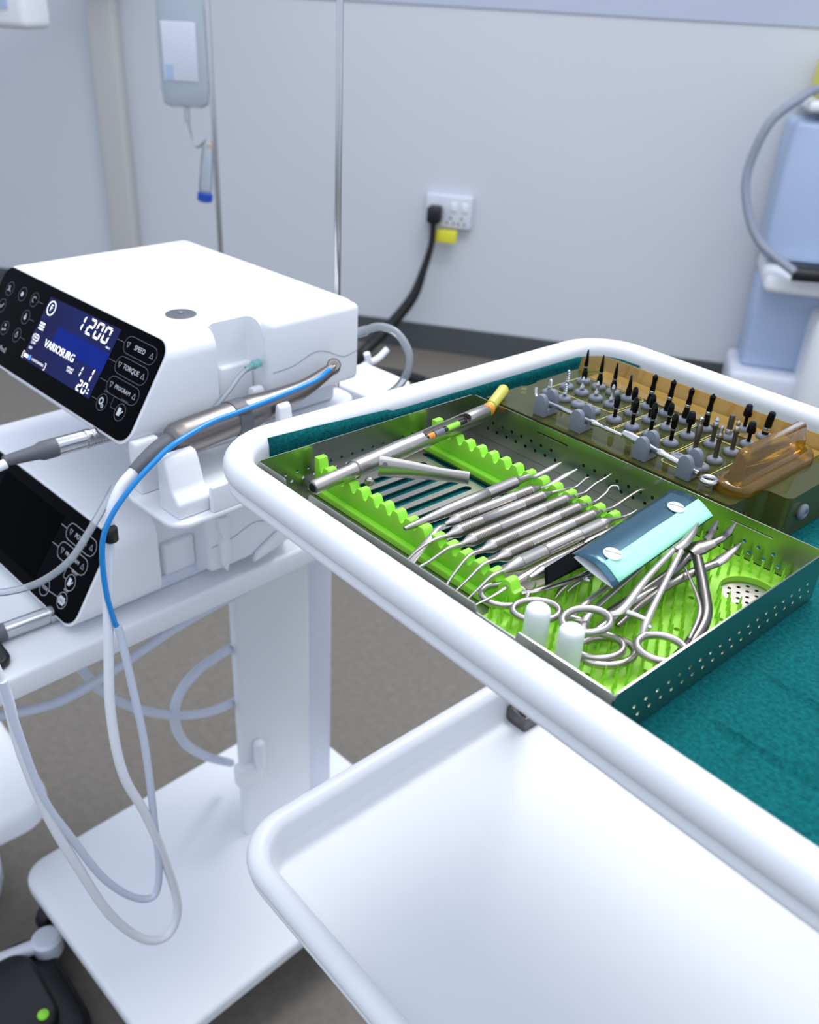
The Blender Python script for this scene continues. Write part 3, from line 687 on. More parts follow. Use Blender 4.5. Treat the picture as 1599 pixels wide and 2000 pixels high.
for j in range(15):
    b = .05+.95*j/14; j0 = .004*math.sin(j*5.1)
    for i in range(5): vs.append(on_packet(.60+j0+(.99-.60-j0)*i/4, b, .0006))
for j in range(14):
    for i in range(4): k = j*5+i; fs.append((k, k+1, k+6, k+5))
solid((vs, fs), 'mint_strip', M['mint'], pk, .0003)
pn = (pb-pa).cross(pd-pa).normalized()
for a, b in ((.57, .14), (.50, .80)):
    q = on_packet(a, b, .0006)
    st = G().lathe([(.0052, 0), (.0052, .0006), (.0046, .0011), (.0001, .0014)], axis(q, pn), 22).out('stud', M['paper'], pk)
    G().box(-.0044, .0044, -.0002, .0002, .0010, .0015, axis(q, pn) @ Matrix.Rotation(.6, 4, 'Z')).out('stud_slit', M['inkdim'], st)
fa, fb, fc, fd = Vector((0.1903,0.0576,0.9260)), Vector((0.1997,0.0476,0.9240)), Vector((0.2012,0.0958,0.9250)), Vector((0.1884,0.1069,0.9280))
solid(sheet(fa, fb, fc, fd, 0), 'dark_lower_leaf', M['foildark'], pk)
# ------------------------------------------------------------------ two milky caps
for k, (x, y, lab) in enumerate(((.2165, .0225, 'milky white plastic cap in the cassette, further from its front corner'), (.2380, .0225, 'milky white plastic cap in the cassette, nearer its front corner'))):
    r = .0064; t = thing('plastic_cap', lab, 'plastic cap', (x, y, .9036), 'milky plastic caps')
    G().lathe([(r*.98, .9036), (r, .905), (r*1.0, .926), (r*.98, .9285), (r*.92, .9300), (r*.8, .9309), (r*.5, .9314), (.001, .9316)], Matrix.Translation((x, y, 0)), 28).out('shell', M['wax'], t, smooth=60)
    G().lathe([(r*.9, .9015), (r*1.06, .902), (r*1.06, .9037), (r*.98, .904)], Matrix.Translation((x, y, .0021)), 28).out('foot_rim', M['wax'], t)
# ------------------------------------------------------------------ ring-handled and plier instruments
def ring(c, rx, ry, ang, tilt=(0, 0), n=28):
    p = []
    for q in range(n):
        a = 2*math.pi*q/n; x = rx*math.cos(a); y = ry*math.sin(a)
        p.append(Vector(c)+Vector((x*math.cos(ang)-y*math.sin(ang), x*math.sin(ang)+y*math.cos(ang), x*tilt[0]+y*tilt[1])))
    return p
def ring_instrument(name, label, parts, m='steel', cat='forceps', group=None):
    allp = [Vector(p) for nm, pts, rd, fl in parts for p in pts]
    c = sum(allp, Vector())/len(allp); t = thing(name, label, cat, c, group)
    for nm, pts, rd, fl in parts:
        if nm == 'finger_ring': G().tube(pts, rd, 10, closed=True).out(nm, M[m], t)
        else: G().tube(spl(pts, 6), splr(rd, 6), 10, flat=fl).out(nm, M[m], t)
    return t
# front needle holder
t = ring_instrument('needle_holder', 'ring-handled needle holder lying foremost over the green spiked mat', [
    ('finger_ring', ring((0.2326,0.0414,0.9235), .0128, .0098, 1.25), .0021, None),
    ('finger_ring', ring((0.2664,0.0583,0.9190), .0118, .0105, .7), .0021, None),
    ('shank', [(0.2355,0.0537,0.9235), (0.2390,0.0619,0.9250), (0.2328,0.0898,0.9290), (0.2258,0.1258,0.9310)], [.0018, .0028, .0019, .0018], (.6, 1)),
    ('shank', [(0.2544,0.0591,0.9195), (0.2510,0.0665,0.9220), (0.2443,0.0850,0.9260), (0.2295,0.1263,0.9310)], [.0016, .0021, .0017, .0018], (.6, 1)),
    ('ratchet', [(0.2407,0.0628,0.9240), (0.2459,0.0660,0.9230), (0.2506,0.0680,0.9220)], [.0020, .0018, .0016], (.8, 1)),
    ('jaw', [(0.2271,0.1240,0.9310), (0.2267,0.1328,0.9315), (0.2231,0.1469,0.9320), (0.2189,0.1585,0.9320)], [.0026, .0030, .0022, .0008], (.6, 1))])
G().lathe([(.0012, 0), (.0014, .001), (.0006, .0014)], axis((0.2559,0.0619,0.9235), (0, 0, 1)), 12).out('rivet', M['chrome'], t)
ring_instrument('haemostat', 'second ring-handled forceps whose loops lie behind the milky caps', [
    ('finger_ring', ring((0.2052,0.0358,0.9165), .0122, .0090, 1.0), .0019, None),
    ('finger_ring', ring((0.2414,0.0423,0.9125), .0130, .0096, 1.1), .0019, None),
    ('shank', [(0.2133,0.0419,0.9165), (0.2195,0.0438,0.9170), (0.2188,0.0657,0.9200), (0.2166,0.1039,0.9230)], [.0016, .0026, .0016, .0016], (.6, 1)),
    ('shank', [(0.2324,0.0458,0.9140), (0.2276,0.0472,0.9160), (0.2239,0.0619,0.9180), (0.2199,0.1040,0.9230)], [.0016, .0028, .0016, .0016], (.6, 1)),
    ('ratchet', [(0.2202,0.0446,0.9170), (0.2245,0.0467,0.9170), (0.2276,0.0493,0.9160)], [.0018, .0018, .0015], (.8, 1)),
    ('jaw', [(0.2175,0.1026,0.9230), (0.2158,0.1285,0.9250)], [.0022, .001], (.6, 1))])
ring_instrument('surgical_scissors', 'steel scissors with large loop nearest the cassette front corner', [
    ('finger_ring', ring((0.2450,0.0443,0.9105), .0150, .0108, 1.1), .0020, None),
    ('finger_ring', ring((0.1827,0.0362,0.9135), .0125, .0100, .9), .0018, None),
    ('blade_shank', [(0.2327,0.0459,0.9125), (0.2327,0.0602,0.9140), (0.2309,0.0908,0.9160), (0.2361,0.1210,0.9180)], [.0015, .0022, .0022, .002], (.6, 1)),
    ('blade_shank', [(0.1875,0.0443,0.9140), (0.1938,0.0542,0.9160), (0.2031,0.0860,0.9180), (0.2109,0.1178,0.9180)], [.0015, .0020, .0018, .001], (.6, 1))], 'steel', 'scissors')
ring_instrument('angled_elevator', 'steel elevator with angled pointed blade beside the round perforated grate', [
    ('shank', [(0.2372,0.0632,0.9130), (0.2344,0.0953,0.9160), (0.2363,0.1204,0.9190), (0.2423,0.1446,0.9220)], [.0014, .0026, .0034, .0028], (.6, 1)),
    ('blade', [(0.2422,0.1436,0.9220), (0.2428,0.1497,0.9230), (0.2428,0.1606,0.9250), (0.2437,0.1666,0.9280)], [.0030, .0034, .0020, .0003], (.3, 1))], 'darksteel', 'elevator')
t = ring_instrument('bone_rongeur', 'heavy bone rongeur pliers with curved handle and spring', [
    ('handle', [(0.2703,0.0674,0.9125), (0.2709,0.0790,0.9150), (0.2655,0.0989,0.9190), (0.2517,0.1179,0.9210), (0.2335,0.1392,0.9230)], [.0020, .0036, .0033, .0030, .0030], (.8, 1)),
    ('handle', [(0.2269,0.0658,0.9130), (0.2286,0.0996,0.9160), (0.2291,0.1261,0.9190), (0.2272,0.1442,0.9220)], [.0020, .0030, .0030, .0032], (.8, 1)),
    ('spring', [(0.2706,0.0762,0.9190), (0.2642,0.0942,0.9220), (0.2551,0.1060,0.9230), (0.2355,0.1237,0.9240)], [.0008, .0011, .0010, .0006], (.5, 1.2)),
    ('joint', [(0.2275,0.1402,0.9230), (0.2286,0.1480,0.9240), (0.2319,0.1563,0.9260)], [.0045, .0060, .0040], (.45, 1)),
    ('jaw', [(0.2275,0.1560,0.9260), (0.2279,0.1587,0.9280), (0.2276,0.1613,0.9310), (0.2276,0.1647,0.9360)], [.0028, .0022, .0024, .0005], (.6, 1)),
    ('jaw', [(0.2319,0.1563,0.9260), (0.2340,0.1630,0.9280), (0.2350,0.1656,0.9310), (0.2355,0.1714,0.9360)], [.0030, .0024, .0026, .0005], (.6, 1))], 'darksteel', 'pliers')
t = ring_instrument('curved_tweezers', 'fine curved steel tweezers poking out from under the blue packet', [
    ('arm', [(0.2000,0.0575,0.9120), (0.1984,0.0653,0.9145), (0.1992,0.0733,0.9170), (0.2014,0.0880,0.9190)], [.0005, .0014, .0016, .0018], (.5, 1)),
    ('arm', [(0.2017,0.0653,0.9140), (0.2019,0.0711,0.9160), (0.2032,0.0770,0.9180), (0.2042,0.0866,0.9190)], [.0005, .0010, .0012, .0014], (.5, 1))], 'steel', 'tweezers')
G().lathe([(.0015, -.002), (.0018, -.0015), (.0018, .0015), (.0015, .002)], axis((0.2059,0.0765,0.9190), (1, .3, .2)), 14).out('adjusting_screw', M['chrome'], t)
# ================================================================== AMBER IMPLANT KIT
KZ = .9290
kt = thing('implant_kit', 'transparent amber drill kit box with rows of grey grommets', 'drill kit', (.12, .26, .898))
KX0, KX1, KY0, KY1 = .0085, .2360, .1985, .3280
ol = [(KX0, KY0), (.2150, KY0), (.2170, .2030), (.2170, .2330), (.2210, .2370), (.2330, .2370), (.2360, .2400), (.2360, .3180), (.2260, KY1), (.0260, KY1), (.0160, .3230), (.0110, .3120), (.0090, .2950), (.0090, .2560), (.0110, .2520), (.0110, .2420), (KX0, .2380)]
scr_h = [circ(x, .2025+dy, .0014, 10) for x, dy in ((.075, .008), (.118, .004), (.16, .004))]
link('deck', plate(ol, [], .0016, Matrix.Translation((0, 0, KZ-.0016))), M['amber'], kt, None, 30)
def wall_ring(pts, z0, z1, th):
    me = G(); n = len(pts); c = Vector((.12, .26))
    vi = []
    for x, y in pts:
        d = (c-Vector((x, y))).normalized()*th; vi.append((x+d.x, y+d.y))
    vs = [(x, y, z0) for x, y in pts]+[(x, y, z1) for x, y in pts]+[(x, y, z1) for x, y in vi]+[(x, y, z0) for x, y in vi]
    fs = []
    for i in range(n):
        j = (i+1) % n
        for a, b in ((0, 1), (1, 2), (2, 3), (3, 0)): fs.append((a*n+i, a*n+j, b*n+j, b*n+i))
    return me.add(vs, fs)
wall_ring(ol, .8990, KZ-.0017, .0016).out('box_wall', M['amber'], kt)
# raised back flange
g = G(); pth = [(.0130, .3020), (.0150, .3120), (.0200, .3185), (.0300, .3215), (.2300, .3215)]
vs = []
for x, y in pth: vs += [(x, y, KZ), (x-.001, y+.004, KZ+.010), (x-.001, y+.0052, KZ+.010), (x, y+.0016, KZ)]
n = len(pth); fs = []
for i in range(n-1):
    for a in range(4): fs.append((4*i+a, 4*i+(a+1) % 4, 4*i+4+(a+1) % 4, 4*i+4+a))
g.add(vs, fs+[(0, 1, 2, 3), tuple(4*(n-1)+a for a in (3, 2, 1, 0))]); g.out('back_flange', M['amberpale'], kt)
G().box(.028, .215, .296, .3195, KZ+.0001, KZ+.0009).out('index_strip', M['amberpale'], kt)
# printed outlines on the deck
def outline_print(x0, x1, y0, y1):
    G().ribbon(rrect(x0, x1, y0, y1, .003, 3), .0006, KZ+.0003, None, True).out('printed_outline', M['print'], kt, smooth=0)
outline_print(.024, .084, .2535, .2955); outline_print(.0865, .1015, .230, .2905); outline_print(.1030, .118, .230, .2905); outline_print(.1190, .134, .230, .2905); outline_print(.1355, .151, .230, .2905)
outline_print(.153, .1855, .216, .278); outline_print(.153, .1855, .279, .317)
# grommets and burs
gro = G().lathe([(.0022, -.004), (.0030, -.003), (.0045, -.0003), (.0052, .0006), (.0056, .0018), (.0050, .0030), (.0036, .0038), (.0017, .0040), (.0014, .0020)], None, 20).mesh('grommet')
gm = None
def grommet(x, y):
    o = bpy.data.objects.new('grommet', gro); COL.objects.link(o); o.parent = kt; o.location = Vector((x, y, KZ))-WPOS[kt.name]
    return o
gro.materials.append(M['grommet'])
for p in gro.polygons: p.use_smooth = True
def twist(g, r, h0, h1, turns, n=10, steps=26, sq=.62):
    rings = []
    for k in range(steps+1):
        t = k/steps; a0 = 2*math.pi*turns*t; rr_ = r*(1 if t < .85 else 1-(t-.85)/.15*.8)
        rings.append([(rr_*math.cos(a)*math.cos(a0)-rr_*sq*math.sin(a)*math.sin(a0), rr_*math.cos(a)*math.sin(a0)+rr_*sq*math.sin(a)*math.cos(a0), h0+(h1-h0)*t) for a in [2*math.pi*q/n for q in range(n)]])
    g.loft(rings)
BZ = .0041
def bur(kind, h, x, y, label, tilt=(0, 0)):
    t = thing('drill_bur', label, 'drill', (x, y, KZ+BZ), 'drills and drivers standing in the amber kit')
    Tm = Matrix.Translation((x, y, KZ)) @ Matrix.Rotation(tilt[0], 4, 'Y') @ Matrix.Rotation(tilt[1], 4, 'X')
    z0 = BZ
    sh = G(); hd = G(); rg = G()
    if kind == 'spiral':
        sh.lathe([(.0013, -.012), (.0013, z0+.0015), (.0017, z0+.002), (.0011, z0+.003)], Tm, 12).out('shank', M['chrome'], t)
        g = G(); twist(g, .0016, z0+.003, h, 2.2)
        me = g.mesh('m'); me.transform(Tm); link('fluted_tip', me, M['chrome'], t, None, 35)
    elif kind == 'pin':
        sh.lathe([(.0013, -.014), (.0013, z0+.001), (.0021, z0+.0016), (.0018, z0+.003), (.0012, z0+.004), (.0012, h*.8)], Tm, 12).out('shank', M['chrome'], t)
        hd.lathe([(.0012, h*.8), (.0014, h*.82), (.0009, h*.95), (.0003, h)], Tm, 12).out('tip', M['chrome'], t)
    elif kind == 'long':
        sh.lathe([(.0016, -.016), (.0016, z0), (.0023, z0+.0005), (.0024, z0+.004), (.0016, z0+.007)], Tm, 12).out('shank', M['burblack'], t)
        hd.lathe([(.0016, z0+.007), (.0014, h*.5), (.0017, h*.53), (.0013, h*.75), (.0007, h-.0005), (.0002, h)], Tm, 12).out('drill_tip', M['burblack'], t)
        rg.lathe([(.00155, h*.46), (.0018, h*.465), (.0018, h*.505), (.00155, h*.51)], Tm, 12).out('depth_ring', M['chrome'], t)
    elif kind == 'taper':
        sh.lathe([(.0016, -.016), (.0016, z0), (.0027, z0+.0006), (.0024, z0+.004), (.0018, h*.45)], Tm, 12).out('shank', M['burblack'], t)
        g = G(); twist(g, .0021, h*.52, h, .7, 12, 20, .84)
        me = g.mesh('m'); me.transform(Tm); link('drill_tip', me, M['burblack'], t, None, 35)
        rg.lathe([(.0018, h*.44), (.0021, h*.45), (.0021, h*.515), (.0018, h*.525)], Tm, 12).out('depth_ring', M['chrome'], t)
    elif kind == 'stub':
        sh.lathe([(.0014, -.016), (.0014, h*.48)], Tm, 12).out('shank', M['burblack'], t)
        hd.lathe([(.0014, h*.55), (.0021, h*.57), (.0023, h*.8), (.0019, h*.93), (.0008, h)], Tm, 12).out('driver_head', M['burblack'], t)
        rg.lathe([(.0014, h*.48), (.0020, h*.49), (.0020, h*.54), (.0014, h*.55)], Tm, 12).out('depth_ring', M['chrome'], t)
    elif kind == 'ball':
        sh.lathe([(.0012, -.016), (.0014, z0), (.0019, h*.35), (.0023, h*.7), (.0016, h*.78)], Tm, 12).out('shank', M['darksteel'], t)
        hd.lathe([(.0016, h*.78), (.0013, h*.84), (.0018, h*.9), (.0017, h*.96), (.0005, h)], Tm, 12).out('ball_end', M['chrome'], t)
    elif kind == 'silver':
        sh.lathe([(.0014, -.016), (.0016, z0), (.0016, h*.62), (.0021, h*.64), (.0021, h*.70)], Tm, 12).out('shank', M['darksteel'], t)
        hd.lathe([(.0019, h*.70), (.0019, h*.78), (.0012, h*.84), (.0016, h*.9), (.0006, h)], Tm, 12).out('driver_tip', M['chrome'], t)
    elif kind == 'thick':
        sh.lathe([(.0018, -.016), (.0027, z0), (.0025, h*.4), (.0022, h*.42)], Tm, 14).out('shank', M['chrome'], t)
        hd.lathe([(.0022, h*.42), (.0021, h*.9), (.0017, h)], Tm, 14).out('driver_tip', M['darksteel'], t)
    elif kind == 'head':
        sh.lathe([(.0013, -.016), (.0013, h*.55)], Tm, 12).out('shank', M['burblack'], t)
        hd.lathe([(.0016, h*.55), (.0031, h*.58), (.0033, h*.66), (.0023, h*.97), (.0018, h)], Tm, 14).out('wide_head', M['burblack'], t)
    elif kind == 'chunk':
        sh.lathe([(.0018, -.016), (.0024, z0), (.0025, h*.3)], Tm, 14).out('shank', M['burblack'], t)
        rg.lathe([(.0026, h*.3), (.0028, h*.32), (.0028, h*.42), (.0026, h*.44)], Tm, 14).out('depth_ring', M['chrome'], t)
        hd.lathe([(.0024, h*.44), (.0027, h*.5), (.0025, h*.95), (.0020, h)], Tm, 14).out('trephine_head', M['burblack'], t)
    return t
KX = [.0325, .0475, .0612, .0754, .0945, .1102, .1258, .1427, .1610, .1766]
KYr = [.2430, .2640, .2850, .3080]
RN = ['front', 'second', 'third', 'back']
KN = {'spiral': 'short fluted silver twist drill', 'pin': 'thin silver pilot pin', 'long': 'long thin black drill', 'taper': 'tapered black drill with silver ring', 'stub': 'black driver bit with rounded head',
      'ball': 'dark steel driver with ball end', 'silver': 'slim steel driver with waisted tip', 'thick': 'thick silver driver', 'head': 'black driver with wide flared head', 'chunk': 'stout black trephine with silver ring'}
NUM = ['first', 'second', 'third', 'fourth', 'fifth', 'sixth', 'seventh', 'eighth', 'ninth', 'tenth']
SPOTS = {(0, 0): ('spiral', .0125), (0, 1): ('spiral', .0155), (0, 2): ('long', .0275), (1, 2): ('long', .0275), (2, 2): ('long', .0255), (3, 2): ('long', .0205),
         (1, 0): ('spiral', .0140), (1, 1): ('pin', .0145), (2, 1): ('pin', .0155), (3, 1): ('pin', .0175), (2, 0): None, (3, 0): None,
         (4, 0): ('stub', .0205), (4, 1): ('stub', .0220), (5, 0): ('stub', .0240), (4, 2): ('taper', .0275), (5, 1): ('stub', .0215), (6, 0): ('stub', .0255), (5, 2): ('taper', .0285), (6, 1): ('stub', .0205),
         (7, 0): ('stub', .0235), (6, 2): ('taper', .0275), (7, 1): ('head', .0195), (7, 2): ('taper', .0285),
         (8, 0): ('ball', .0275), (8, 1): ('silver', .0220), (8, 2): ('thick', .0180), (9, 0): ('silver', .0270), (9, 1): ('silver', .0250), (8, 3): ('head', .0205), (9, 2): ('head', .0185), (9, 3): ('chunk', .0210)}
for (i, j), s in sorted(SPOTS.items()):
    x, y = KX[i], KYr[j]
    if i >= 8 and j < 3: y += .0015
    grommet(x, y)
    if s:
        lab = '%s, %s in the %s grommet row from left' % (KN[s[0]], NUM[i-(8 if j == 3 else 0)], RN[j])
        bur(s[0], s[1], x, y, lab, (.10 if s[0] == 'chunk' else (.05 if s[0] == 'taper' else 0), 0))
for x, y in ((.1592, .2270), (.1771, .2275)): grommet(x, y)
og = bpy.data.objects.new('grommet', gro); COL.objects.link(og); og.parent = kt
og.matrix_local = Matrix.Translation(Vector((.2361, .2560, .9150))-WPOS[kt.name]) @ Matrix.Rotation(math.pi/2, 4, 'Y')
# saddles that hold the loose tools
def saddle(x, y, w_=.0105, h=.0165, d=.0045):
    pts = [(-w_/2, 0), (w_/2, 0)]+[(w_/2*math.cos(math.radians(a)), h-.007+.007*math.sin(math.radians(a))) for a in range(0, 181, 20)]
    g = G(); g.prism(pts, -d/2, d/2, Matrix.Translation((x, y, KZ)) @ XZ); return g.out('tool_saddle', M['grommet'], kt, bevel=.0008, seg=2)
for x in (.0555, .0890, .1437, .1775):
    saddle(x, .2065); saddle(x-.002, .2205)
    G().box(x-.006, x+.005, .2065, .2205, KZ, KZ+.0055).out('saddle_bridge', M['grommet'], kt, bevel=.001)
t = thing('depth_gauge', 'slim chrome depth gauge lying in the two left tool saddles', 'gauge', (.08, .2135, KZ))
G().tube(spl([(.0400, .2180, .9430), (.0415, .2165, .9385), (.0440, .2150, .9370), (.0490, .2140, .9372)], 5), splr([.0012, .0013, .0010, .0016], 5), 10).out('hook', M['chrome'], t)
G().lathe([(.0016, 0), (.0019, .001), (.0019, .046), (.0024, .0475), (.0024, .051), (.0014, .0535), (.0013, .0590), (.0020, .0605), (.0014, .063), (.0010, .082)], axis((.0490, .2140, .9372), (1, -.02, -.005)), 14).out('shaft', M['chrome'], t)
t = thing('torque_wrench', 'chrome ratchet wrench with ring head lying in the two right tool saddles', 'wrench', (.155, .2125, KZ))
G().lathe([(.0008, 0), (.0028, .001), (.0036, .006), (.0033, .014), (.0026, .020), (.0023, .030), (.0029, .0315), (.0029, .0345), (.0022, .036), (.0021, .057), (.0016, .060), (.0020, .064)], axis((.1228, .2138, .9385), (1, -.08, -.05)), 16).out('handle', M['chrome'], t)
hc = Vector((.1945, .2080, .9345)); rg = [(hc.x+.0045*math.cos(a), hc.y+.0045*math.sin(a), hc.z) for a in [2*math.pi*q/18 for q in range(18)]]
G().tube(rg, .0019, 10, closed=True).out('ratchet_head', M['chrome'], t)
# amber grip fin
def grip():
    b = G(); b.loft([[(x, y, z) for x, y in rrect(.2055-wd, .2055+wd, .2110-wd*.2, .3060+wd*.2, wd*.95, 6)] for wd, z in ((.0130, KZ), (.0128, KZ+.004), (.0110, KZ+.0062), (.0085, KZ+.0068))])
    base = b.out('grip_base', M['amberdeep'], kt, smooth=50)
    f_ = G(); f_.loft([[(x, y, z) for x, y in rrect(.2055-wd, .2055+wd, y0, y1, min(wd*.95, .004), 5)] for wd, y0, y1, z in ((.0070, .2150, .3030, KZ+.0068), (.0052, .2160, .3015, KZ+.010), (.0036, .2190, .2990, KZ+.024), (.0030, .2210, .2970, KZ+.0262))])
    f_.out('grip_fin', M['amberdeep'], kt, smooth=50)
    for y in (.236, .258, .280): G().box(.2020, .2030, y-.0012, y+.0012, KZ+.0230, KZ+.0258).out('grip_notch', M['black'], base)
grip()
# ================================================================== HANDPIECE IN ITS CRADLE
def U(u, v_, w_): return FU @ Vector((u, v_, w_))
UW = FU @ Matrix(((1, 0, 0, 0), (0, 0, 1, 0), (0, 1, 0, 0), (0, 0, 0, 1)))      # local x->u, y->w, z->v
cr = thing('handpiece_cradle', 'white moulded cradle on the upper console holding the grey handpiece', 'cradle', U(.04, .08, -.05))
# base plate, trough with raised outer rim, and four rests
G().prism(rrect(-.004, .077, -.006, .198, .016), -.0490, -.0435, FU).out('base_plate', M['plastic'], cr, bevel=.0022)
g = G(); sec = [(.000, -.0436), (.000, -.030), (.008, -.027), (.016, -.029), (.026, -.031), (.044, -.031), (.0685, -.030), (.0705, -.0436)]
g.loft([[U(u, v_, w_) for u, w_ in sec] for v_ in (.0345, .19)]); g.out('trough', M['plastic'], cr, smooth=35)
G().prism([(.0705, -.0436), (.0705, -.0235), (.0725, -.0205), (.0755, -.0215), (.0765, -.0436)], .030, .194, UW).out('outer_rim', M['plastic'], cr, bevel=.0014)
blk = [(.0405, -.0436), (.0415, -.003), (.0438, .0045), (.0515, .0035), (.0552, -.004), (.0605, -.022), (.0695, -.0305), (.0695, -.0436)]
G().prism(blk, .003, .034, UW).out('front_rest', M['plastic'], cr, bevel=.0024)
G().prism([(-.001, -.0436), (-.001, -.002), (.001, .0015), (.0085, .0015), (.0105, -.002), (.0145, -.0436)], .003, .026, UW).out('front_rest', M['plastic'], cr, bevel=.002)
G().prism([(.0395, -.033), (.0390, .004), (.0402, .0135), (.0430, .0155), (.0465, .0120), (.0490, -.002), (.0600, -.026), (.0660, -.033)], .121, .134, UW).out('rear_rest', M['plastic'], cr, bevel=.002)
G().prism([(.000, -.034), (.000, .0150), (.002, .0180), (.0075, .0180), (.0095, .0150), (.0105, -.034)], .122, .134, UW).out('rear_rest', M['plastic'], cr, bevel=.002)
G().prism([(-.03, -.049), (.055, -.049), (.04, -.060), (-.03, -.056)], .05, .15, UW).out('bracket', M['plastic2'], cr, bevel=.002)
hp = thing('surgical_handpiece', 'grey titanium surgical handpiece lying in the white cradle', 'handpiece', U(.027, .1, .005))
T0, T1, T2, T3, T4 = U(.0290, .0250, .0035), U(.0265, .0885, .0060), U(.0255, .1240, .0080), U(.0262, .1640, .0135), U(.0268, .2010, .0262)
d1 = (T2-T0); L1 = d1.length
G().lathe([(.0070, -.001), (.0120, .001), (.0140, .005), (.0146, .012), (.0146, .058), (.0140, L1-.016), (.0120, L1)], axis(T0, d1), 32).out('motor_body', M['titan'], hp, smooth=50)
G().tube(spl([T2, T3, T4], 8), splr([.0120, .0080, .0050], 8), 24).out('neck', M['titan'], hp, smooth=60)
bd = axis(T0+d1*.60, d1)
b = G().lathe([(.0146, 0), (.0154, .0004), (.0154, .0130), (.0146, .0134)], bd, 30).out('clip_band', M['grey'], hp)
vv0 = Vector((.62, -.3, .50)); vdir = (vv0-d1.normalized()*vv0.dot(d1.normalized())).normalized()
pb_ = T0+d1*.66
G().box(-.0028, .0028, -.0065, .0065, .0142, .0182, frame(pb_, vdir.cross(d1.normalized()), d1.normalized(), vdir)).out('tube_clip', M['grey'], b, bevel=.001)
hd = axis(T4-vdir*.004, (Vector((.55, -.35, .55))))
hh = G().lathe([(.0050, -.002), (.0062, -.001), (.0064, .0085), (.0056, .0098), (.0052, .0092), (.0020, .0092)], hd, 24).out('head', M['titan'], hp)
G().lathe([(.0038, .0088), (.0038, .0096)], hd, 20).out('chuck_button', M['darksteel'], hh)
G().lathe([(.0008, .0094), (.0008, .0099)], hd, 10).out('chuck_hole', M['black'], hh)
boot = spl([T0+d1.normalized()*.002, U(.0305, .012, .002), U(.0335, -.002, -.0025), U(.0355, -.013, -.0075)], 6)
G().tube(boot, splr([.0088, .0066, .0058, .0050], 6), 16).out('cable_boot', M['grey'], hp)
cab = spl([boot[-1], (-0.1570,-0.0245,0.8506), (-0.1520,-0.0363,0.8351), (-0.1500,-0.0419,0.8105), (-0.1480,-0.0486,0.7711), (-0.1440,-0.0556,0.7261), (-0.1380,-0.0648,0.6592), (-0.1320,-0.0645,0.5930), (-0.1300,-0.0501,0.5326), (-0.1300,-0.0378,0.4625), (-0.1300,-0.0306,0.3889), (-0.1300,-0.0443,0.3562), (-0.1300,-0.0695,0.3725), (-0.1300,-0.0967,0.4335), (-0.1300,-0.1171,0.5176), (-0.1300,-0.1321,0.5919), (-0.1300,-0.1410,0.6660), (-0.1300,-0.1423,0.7228), (-0.1300,-0.1464,0.7549)], 7)
G().tube(cab, .0042, 12).out('motor_cable', M['cable'], hp)
# blue irrigation tube that becomes clear
tb = thing('irrigation_tube', 'bright blue irrigation tube clipped along the grey handpiece', 'tube', U(.03, .08, .02))
vb = vdir*.0172
bl = [T4-(T4-T3)*.34+vb*.55, T3+vb*.78, pb_+vb*.98, T0+d1*.30+vb*.95, (-0.1480,0.0179,0.8784), (-0.1430,-0.0028,0.8702), (-0.1420,-0.0216,0.8571), (-0.1420,-0.0384,0.8405), (-0.1420,-0.0482,0.8237), (-0.1420,-0.0522,0.8022), (-0.1410,-0.0531,0.7720), (-0.1400,-0.0506,0.7467), (-0.1400,-0.0484,0.7365)]
G().tube(spl(bl, 8), .0022, 12).out('blue_tube', M['blue'], tb)
G().tube(spl([bl[0], bl[0]+(T4-T3).normalized()*.006, T4-(T4-T3)*.12+vb*.34], 4), .0011, 8).out('steel_nozzle', M['chrome'], tb)
cl = [(-0.1400,-0.0484,0.7396), (-0.1390,-0.0467,0.7250), (-0.1360,-0.0448,0.6831), (-0.1330,-0.0419,0.6205), (-0.1310,-0.0421,0.5666), (-0.1300,-0.0433,0.5143), (-0.1300,-0.0440,0.4588), (-0.1300,-0.0523,0.4241), (-0.1300,-0.0721,0.4370), (-0.1300,-0.0964,0.4835), (-0.1300,-0.1163,0.5495), (-0.1280,-0.1328,0.6118), (-0.1270,-0.1410,0.6895), (-0.1270,-0.1436,0.7412)]
G().tube(spl(cl, 7), .0034, 12).out('clear_tube', M['bluegrey'], tb)
q = Vector((-0.1460,-0.0430,0.8208)); cc = G(); cc.lathe([(.0052, -.0058), (.0058, -.005), (.0058, .005), (.0052, .0058)], axis(q+Vector((.001, .001, 0)), (0.02, 0, 1)), 20)
cc.out('cable_clip', M['black'], tb)
# ------------------------------------------------------------------ plugs at the console fronts
def plug(A, B, Cc, label, cable_pts):
    A, B, Cc = Vector(A), Vector(B), Vector(Cc); t = thing('connector_plug', label, 'connector', (A+B)/2, 'metal console plugs')
    L = (B-A).length; d = B-A; r = .0078
    pr_ = [(r*1.02, -.006), (r*1.02, .002), (r, .0025), (r, .007)]
    for k in range(5): pr_ += [(r, .008+k*.0026), (r*.93, .0084+k*.0026), (r*.93, .0092+k*.0026), (r, .0096+k*.0026)]
    pr_ += [(r*1.04, .0225), (r*1.04, .0245)]
    G().lathe(pr_, axis(A, d), 28).out('ferrule', M['chrome'], t)
    G().lathe([(r*.9, .0240), (r*.9, .0262), (r*1.0, .0266), (r*1.0, L)], axis(A, d), 28).out('sleeve', M['chrome'], t)
    G().lathe([(r*1.0, L-.001), (r*1.02, L+.001), (r*1.0, L+.011), (r*.78, L+.016), (r*.56, L+(Cc-B).length)], axis(A, d), 24).out('strain_relief', M['grey'], t)
    G().tube(spl([Cc]+[Vector(p) for p in cable_pts], 8), .0040, 12).out('lead', M['cable'], t)
